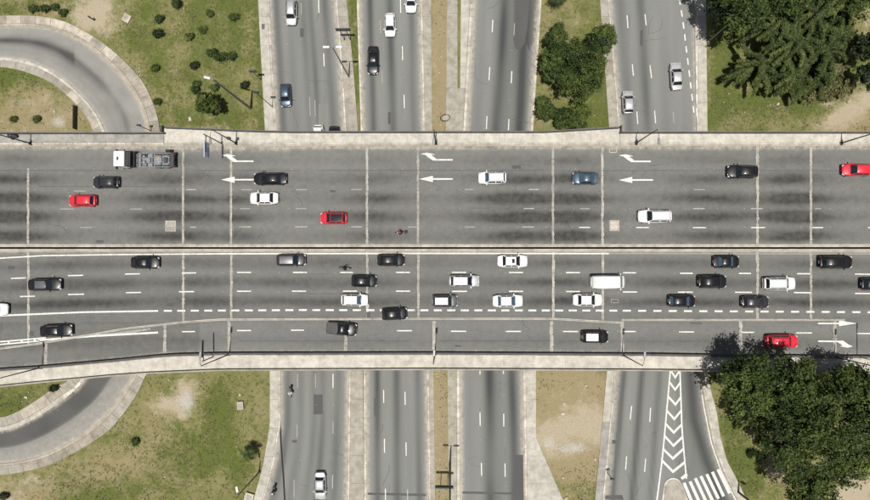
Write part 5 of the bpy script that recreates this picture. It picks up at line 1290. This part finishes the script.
A_('silver minivan near the top of the leftmost straight road', 291, 12, .014, -91, 'wagon', 'silver', GC, 26)
A_('grey blue hatchback at the left kerb above the overpass', 285.3, 95, .014, -88, 'hatch', 'slate', GC, 24)
A_('white car half hidden by the overpass edge', 318, 137.5, .014, -90, 'hatch', 'white', GC, 26)
A_('black car half hidden by the overpass edge', 334, 138.5, .014, -90, 'hatch', 'black', GC, 26)
A_('black sedan alone in the left lane of the second road', 373, 60, .014, -90, 'sedan', 'black', GC, 29)
A_('white hatchback in the middle lane of the second road', 390, 24.5, .014, -90, 'hatch', 'white', GC, 24)
A_('white car cut by the top edge', 411, -.5, .014, -90, 'sedan', 'white', GC, 26)
A_('small silver hatchback above the overpass on the rightmost road', 628.3, 102, .014, 92, 'hatch', 'silver', GC, 23)
A_('silver sedan higher up on the rightmost road', 676.6, 76, .014, 92, 'sedan', 'silver', GC, 28)
A_('silver sedan at the bottom of the leftmost straight road', 320, 486, .014, -90, 'sedan', 'silver', GC, 27)

# flatbed truck
p = W(147.5, 160.2, D_ + 1.0); tr = empty('flatbed_truck', (p.x, p.y, D_), R(180)); tag(tr, 'flatbed truck with a white cab and a bare chassis at the upper left', 'truck')
def tb(name, c, d, mat, bev=.03, parent=None, rz=0):
    mb = MB(); mb.box(c, d, rz, bev); return mb.build(name, mat if not isinstance(mat, str) else M[mat], parent or tr)
cab = tb('cab', (3.75, 0, 1.75), (1.75, 2.45, 2.2), PAINT['white'], .12)
tb('windshield', (4.63, 0, 2.15), (.06, 2.1, .8), 'glass', .02); tb('roof_hatch', (3.9, 0, 2.88), (.28, .55, .08), 'trim', .02)
tb('sleeper', (2.45, 0, 1.75), (.75, 2.35, 2.0), 'trim', .08); tb('wind_deflector', (2.0, 0, 2.2), (.18, 2.3, 1.2), 'sign_dark', .03)
tb('wind_deflector', (1.65, 0, 1.8), (.12, 2.35, .9), 'steel_dark', .03)
tb('front_bumper', (4.70, 0, .6), (.25, 2.4, .4), PAINT['white'], .05)
for sg in (-1, 1):
    tb('headlight', (4.8, sg * .95, .75), (.08, .4, .2), 'head_lens'); tb('mirror', (4.4, sg * 1.42, 2.1), (.16, .30, .5), 'trim')
    tb('side_window', (4.05, sg * 1.235, 2.2), (.8, .03, .6), 'glass', .01)
    tb('frame_rail', (-1.3, sg * .42, .95), (6.4, .12, .26), 'steel_grey', .02)
    tb('side_skirt', (-1.4, sg * 1.12, 1.0), (6.0, .16, .18), 'steel_grey', .03)
    tb('fuel_tank', (.55, sg * .92, .72), (1.2, .42, .55), 'rim' if sg > 0 else 'steel_dark', .12)
    for X_, n in ((3.6, 1), (-1.7, 1), (-3.0, 1)):
        mb = MB(); mb.tube([(X_, sg * .78, .5), (X_, sg * 1.22, .5)], .5, 20); q = mb.build('wheel', M['rubber'], tr)
        mb = MB(); mb.tube([(X_, sg * 1.2, .5), (X_, sg * 1.24, .5)], .28, 12); mb.build('rim', M['rim'], q)
        if X_ < 0: tb('mudguard', (X_, sg * 1.0, 1.06), (.95, .5, .05), 'sign_dark', .02)
for x in (1.0, .1, -.9, -2.3, -3.6): tb('crossmember', (x, 0, .98), (.16, 2.1, .14), 'steel_dark', .02)
tb('winch', (.5, .35, 1.1), (.5, .5, .4), 'rim', .08); tb('winch', (.5, -.6, 1.1), (.45, .45, .4), 'rim', .08); tb('toolbox', (-.2, 0, 1.0), (.7, .9, .35), 'steel_grey', .05)
mb = MB(); mb.tube([(-1.9, 0, 1.08), (-1.9, 0, 1.2)], .55, 20); mb.build('turntable', M['steel_grey'], tr)
tb('coupling', (-1.9, -.25, 1.24), (.28, .22, .06), plain('brass_fitting', (.45, .30, .06), .5), .02); tb('spare_wheel_carrier', (-3.0, 0, 1.12), (.6, .9, .2), 'steel_dark', .05)
tb('rear_beam', (-4.2, 0, 1.2), (.62, 2.42, .45), 'sign_dark', .04); tb('deck_plate', (-.9, 0, .86), (6.4, 2.1, .04), 'steel_grey', .01)
for sg in (-1, 1): tb('taillight', (-4.53, sg * .95, 1.05), (.05, .35, .16), 'tail_lens', .01)
tb('spare_wheel', (-3.5, -1.45, 1.35), (.75, .45, .3), 'rubber', .1)

# ------------------------------------------------------------------ motorcycles and riders
def skin(name, pts, edges, rad, mat, parent, sub=1, root_i=0):
    me = bpy.data.meshes.new(name); me.from_pydata(pts, edges, []); me.materials.append(mat)
    me.polygons.foreach_set('use_smooth', [True] * len(me.polygons))
    o = bpy.data.objects.new(name, me); link(o, parent)
    sm = o.modifiers.new('Skin', 'SKIN'); sm.use_smooth_shade = True
    lay = me.skin_vertices[0] if len(me.skin_vertices) else None
    for i, r_ in enumerate(rad): me.skin_vertices[0].data[i].radius = (r_, r_)
    me.skin_vertices[0].data[root_i].use_root = True
    ss = o.modifiers.new('Sub', 'SUBSURF'); ss.levels = sub; ss.render_levels = sub
    return o
def ensure_skin(me):
    bm = bmesh.new(); bm.from_mesh(me); bm.verts.layers.skin.verify(); bm.to_mesh(me); bm.free()
_old_skin = skin
def skin(name, pts, edges, rad, mat, parent, sub=1, root_i=0):
    me = bpy.data.meshes.new(name); me.from_pydata(pts, edges, []); ensure_skin(me); me.materials.append(mat)
    o = bpy.data.objects.new(name, me); link(o, parent)
    sm = o.modifiers.new('Skin', 'SKIN'); sm.use_smooth_shade = True
    for i, r_ in enumerate(rad): me.skin_vertices[0].data[i].radius = (r_, r_)
    me.skin_vertices[0].data[root_i].use_root = True
    ss = o.modifiers.new('Sub', 'SUBSURF'); ss.levels = sub; ss.render_levels = sub
    return o
CL = {'black': plain('black_jacket', (.02, .02, .022), .8), 'white': plain('white_jacket', (.62, .63, .64), .8), 'skin': plain('skin', (.30, .17, .11), .6), 'jean': plain('dark_trousers', (.03, .035, .05), .9), 'red': plain('red_tank_paint', (.45, .02, .03), .3, 0, .8), 'helm_b': plain('black_helmet', (.015, .015, .017), .15, 0, 1), 'helm_w': plain('white_helmet', (.6, .6, .6), .2, 0, 1), 'helm_r': plain('red_helmet', (.5, .03, .06), .2, 0, 1)}
def moto(px, py, z, head, lab, plab, tank, jacket, helm, topbox=None):
    p = W(px, py, z + .7); q = empty('motorcycle', (p.x, p.y, z), R(head)); tag(q, lab, 'motorcycle', 'motorcycles in the traffic')
    for x in (-.66, .70):
        mb = MB(); n = 20; P = [(x + .29 * math.cos(a), 0, .30 + .29 * math.sin(a)) for a in [6.2832 * i / n for i in range(n + 1)]]; mb.tube(P, .055, 6); w_ = mb.build('wheel', M['rubber'], q, True)
        mb = MB(); mb.tube([(x, -.05, .30), (x, .05, .30)], .07, 10); mb.build('hub', M['rim'], w_)
    mb = MB(); mb.tube([(.70, 0, .30), (.48, 0, .78), (.42, 0, .95)], .04, 8); mb.build('fork', M['rim'], q)
    mb = MB(); mb.tube([(.42, 0, .72), (.05, 0, .45), (-.3, 0, .45), (-.66, 0, .32)], .045, 8); mb.build('frame', M['steel_dark'], q)
    mb = MB(); mb.box((.0, 0, .42), (.42, .26, .30), 0, .06); mb.build('engine', M['steel_grey'], q)
    mb = MB(); mb.box((.18, 0, .80), (.46, .27, .22), 0, .08); mb.build('fuel_tank', CL[tank], q)
    mb = MB(); mb.box((-.32, 0, .78), (.66, .26, .09), 0, .035); mb.build('seat', M['trim'], q)
    mb = MB(); mb.tube([(.26, -.38, 1.02), (.40, -.2, 1.0), (.44, 0, .98), (.40, .2, 1.0), (.26, .38, 1.02)], .02, 6); mb.build('handlebar', M['steel_dark'], q)
    for sg in (-1, 1):
        mb = MB(); mb.tube([(.40, sg * .26, 1.0), (.42, sg * .34, 1.14)], .01, 4); mb.box((.42, sg * .36, 1.16), (.03, .12, .08), 0, .01); mb.build('mirror', M['trim'], q)
    mb = MB(); mb.box((.58, 0, .88), (.16, .2, .18), 0, .05); mb.build('headlight', M['head_lens'], q)
    mb = MB(); mb.box((-.88, 0, .68), (.18, .16, .08), 0, .03); mb.build('taillight', M['tail_lens'], q)
    mb = MB(); mb.tube([(-.1, -.16, .3), (-.8, -.2, .42)], .045, 8); mb.build('exhaust', M['rim'], q)
    if topbox: mb = MB(); mb.box((-.80, 0, .98), (.40, .42, .32), 0, .05); mb.build('top_box', CL[topbox], q)
    r = empty('person', (p.x, p.y, z), R(head)); tag(r, plab, 'person', 'motorcycle riders')
    pts = [(-.20, 0, .92), (-.12, 0, 1.12), (-.02, 0, 1.32), (.04, 0, 1.46), (.08, 0, 1.55)]; rad = [.165, .15, .165, .10, .06]; ed = [(0, 1), (1, 2), (2, 3), (3, 4)]
    for sg in (-1, 1):
        i = len(pts); pts += [(.02, sg * .20, 1.40), (.12, sg * .34, 1.20), (.30, sg * .34, 1.06)]; rad += [.075, .058, .045]; ed += [(3, i), (i, i + 1), (i + 1, i + 2)]
        i = len(pts); pts += [(-.16, sg * .12, .88), (.20, sg * .22, .82), (.02, sg * .24, .42), (.14, sg * .25, .36)]; rad += [.11, .085, .06, .045]; ed += [(0, i), (i, i + 1), (i + 1, i + 2), (i + 2, i + 3)]
    skin('body', pts, ed, rad, CL[jacket], r, 2)
    for sg in (-1, 1):
        base = Vector((.30, sg * .35, 1.06)); mb = MB(); mb.box((.335, sg * .355, 1.055), (.09, .09, .035), 0, .012)
        for k in range(4): mb.tube([(.36, sg * (.325 + k * .022), 1.055), (.405, sg * (.325 + k * .022), 1.045), (.415, sg * (.325 + k * .022), 1.01), (.39, sg * (.325 + k * .022), .99)], [.010, .010, .009, .008], 5)
        mb.tube([(.32, sg * .31, 1.05), (.35, sg * .29, 1.02), (.385, sg * .30, 1.0)], [.012, .011, .009], 5)
        mb.build('hand', CL['skin'], r)
        mb = MB(); mb.box((.14, sg * .25, .33), (.27, .10, .10), 0, .035); mb.build('shoe', M['trim'], r)
    mb = MB(); mb.tube([(.08, 0, 1.52), (.10, 0, 1.62)], .06, 10); mb.build('neck', CL['skin'], r, True)
    bm = bmesh.new(); bmesh.ops.create_icosphere(bm, subdivisions=3, radius=.145)
    for v in bm.verts: v.co.x *= 1.12; v.co.x += .01
    me = bpy.data.meshes.new('helmet'); bm.to_mesh(me); bm.free(); me.polygons.foreach_set('use_smooth', [True] * len(me.polygons)); me.materials.append(CL[helm])
    h = bpy.data.objects.new('helmet', me); h.location = (.12, 0, 1.70); link(h, r)
    bm = bmesh.new(); bmesh.ops.create_icosphere(bm, subdivisions=3, radius=.148)
    bmesh.ops.delete(bm, geom=[v for v in bm.verts if v.co.x < .07 or abs(v.co.z) > .06], context='VERTS')
    for v in bm.verts: v.co.x *= 1.12; v.co.x += .012
    me = bpy.data.meshes.new('visor'); bm.to_mesh(me); bm.free(); me.materials.append(M['glass']); vz = bpy.data.objects.new('visor', me); link(vz, h)
moto(401, 232.5, D_, 180, 'dark motorcycle with red parts riding left near the median', 'rider in a black jacket and red helmet near the median of the upper overpass', 'red', 'black', 'helm_r', 'helm_b')
moto(344.5, 268, D_, -4, 'black motorcycle riding right on the lower overpass', 'rider all in black on the lower overpass', 'helm_b', 'black', 'helm_b', None)
moto(290.8, 392, .014, -90, 'motorcycle with a white nose just below the overpass', 'rider in black with a white helmet just below the overpass', 'white', 'white', 'helm_w', 'black')
moto(274, 491, .014, -100, 'motorcycle near the bottom edge by the curved kerb', 'rider in black near the bottom edge by the curved kerb', 'white', 'black', 'helm_w', 'black')
# pedestrian near the loop
b = W(94, 20, 0); r = empty('person', (b.x, b.y, .0), R(60)); tag(r, 'person in dark blue clothes standing on bare ground above the loop', 'person')
pts = [(0, 0, .95), (0, 0, 1.15), (0, 0, 1.35), (0, 0, 1.47), (.01, 0, 1.56)]; rad = [.15, .13, .15, .10, .055]; ed = [(0, 1), (1, 2), (2, 3), (3, 4)]
for sg in (-1, 1):
    i = len(pts); pts += [(0, sg * .19, 1.42), (.02, sg * .27, 1.16), (.14, sg * .26, .95)]; rad += [.07, .05, .04]; ed += [(3, i), (i, i + 1), (i + 1, i + 2)]
    i = len(pts); pts += [(0, sg * .10, .86), (.04 * sg, sg * .12, .48), (.02 * sg, sg * .12, .08)]; rad += [.10, .07, .05]; ed += [(0, i), (i, i + 1), (i + 1, i + 2)]
skin('body', pts, ed, rad, plain('navy_clothes', (.03, .05, .10), .85), r, 2)
for sg in (-1, 1):
    mb = MB(); mb.box((.06, sg * .12, .05), (.27, .10, .09), 0, .03); mb.build('shoe', M['trim'], r)
    mb = MB(); mb.box((.17, sg * .255, .90), (.05, .035, .09), 0, .012)
    for k in range(4): mb.tube([(.155 + k * .014, sg * .255, .86), (.16 + k * .014, sg * .25, .81), (.165 + k * .013, sg * .235, .78)], [.009, .008, .007], 5)
    mb.tube([(.19, sg * .25, .91), (.215, sg * .24, .87), (.21, sg * .235, .84)], [.011, .010, .008], 5); mb.build('hand', CL['skin'], r)
bm = bmesh.new(); bmesh.ops.create_icosphere(bm, subdivisions=3, radius=.105)
for v in bm.verts: v.co.z *= 1.2
me = bpy.data.meshes.new('head'); bm.to_mesh(me); bm.free(); me.polygons.foreach_set('use_smooth', [True] * len(me.polygons)); me.materials.append(CL['skin']); h = bpy.data.objects.new('head', me); h.location = (.02, 0, 1.68); link(h, r)
bm = bmesh.new(); bmesh.ops.create_icosphere(bm, subdivisions=3, radius=.112)
for v in bm.verts: v.co.z = v.co.z * 1.2 + .012; v.co.x -= .018
me = bpy.data.meshes.new('hair'); bmesh.ops.delete(bm, geom=[v for v in bm.verts if v.co.z < -.02 or (v.co.x > .07 and v.co.z < .07)], context='VERTS'); bm.to_mesh(me); bm.free(); me.materials.append(M['trim']); hh = bpy.data.objects.new('hair', me); link(hh, h)
mb = MB(); mb.box((.115, 0, -.01), (.03, .02, .04), 0, .008); mb.build('nose', CL['skin'], h)

for o in list(COL.objects):      # the setting
    if o.name.startswith('sidewalk') or o.name.startswith('traffic_island'): o['kind'] = 'structure'
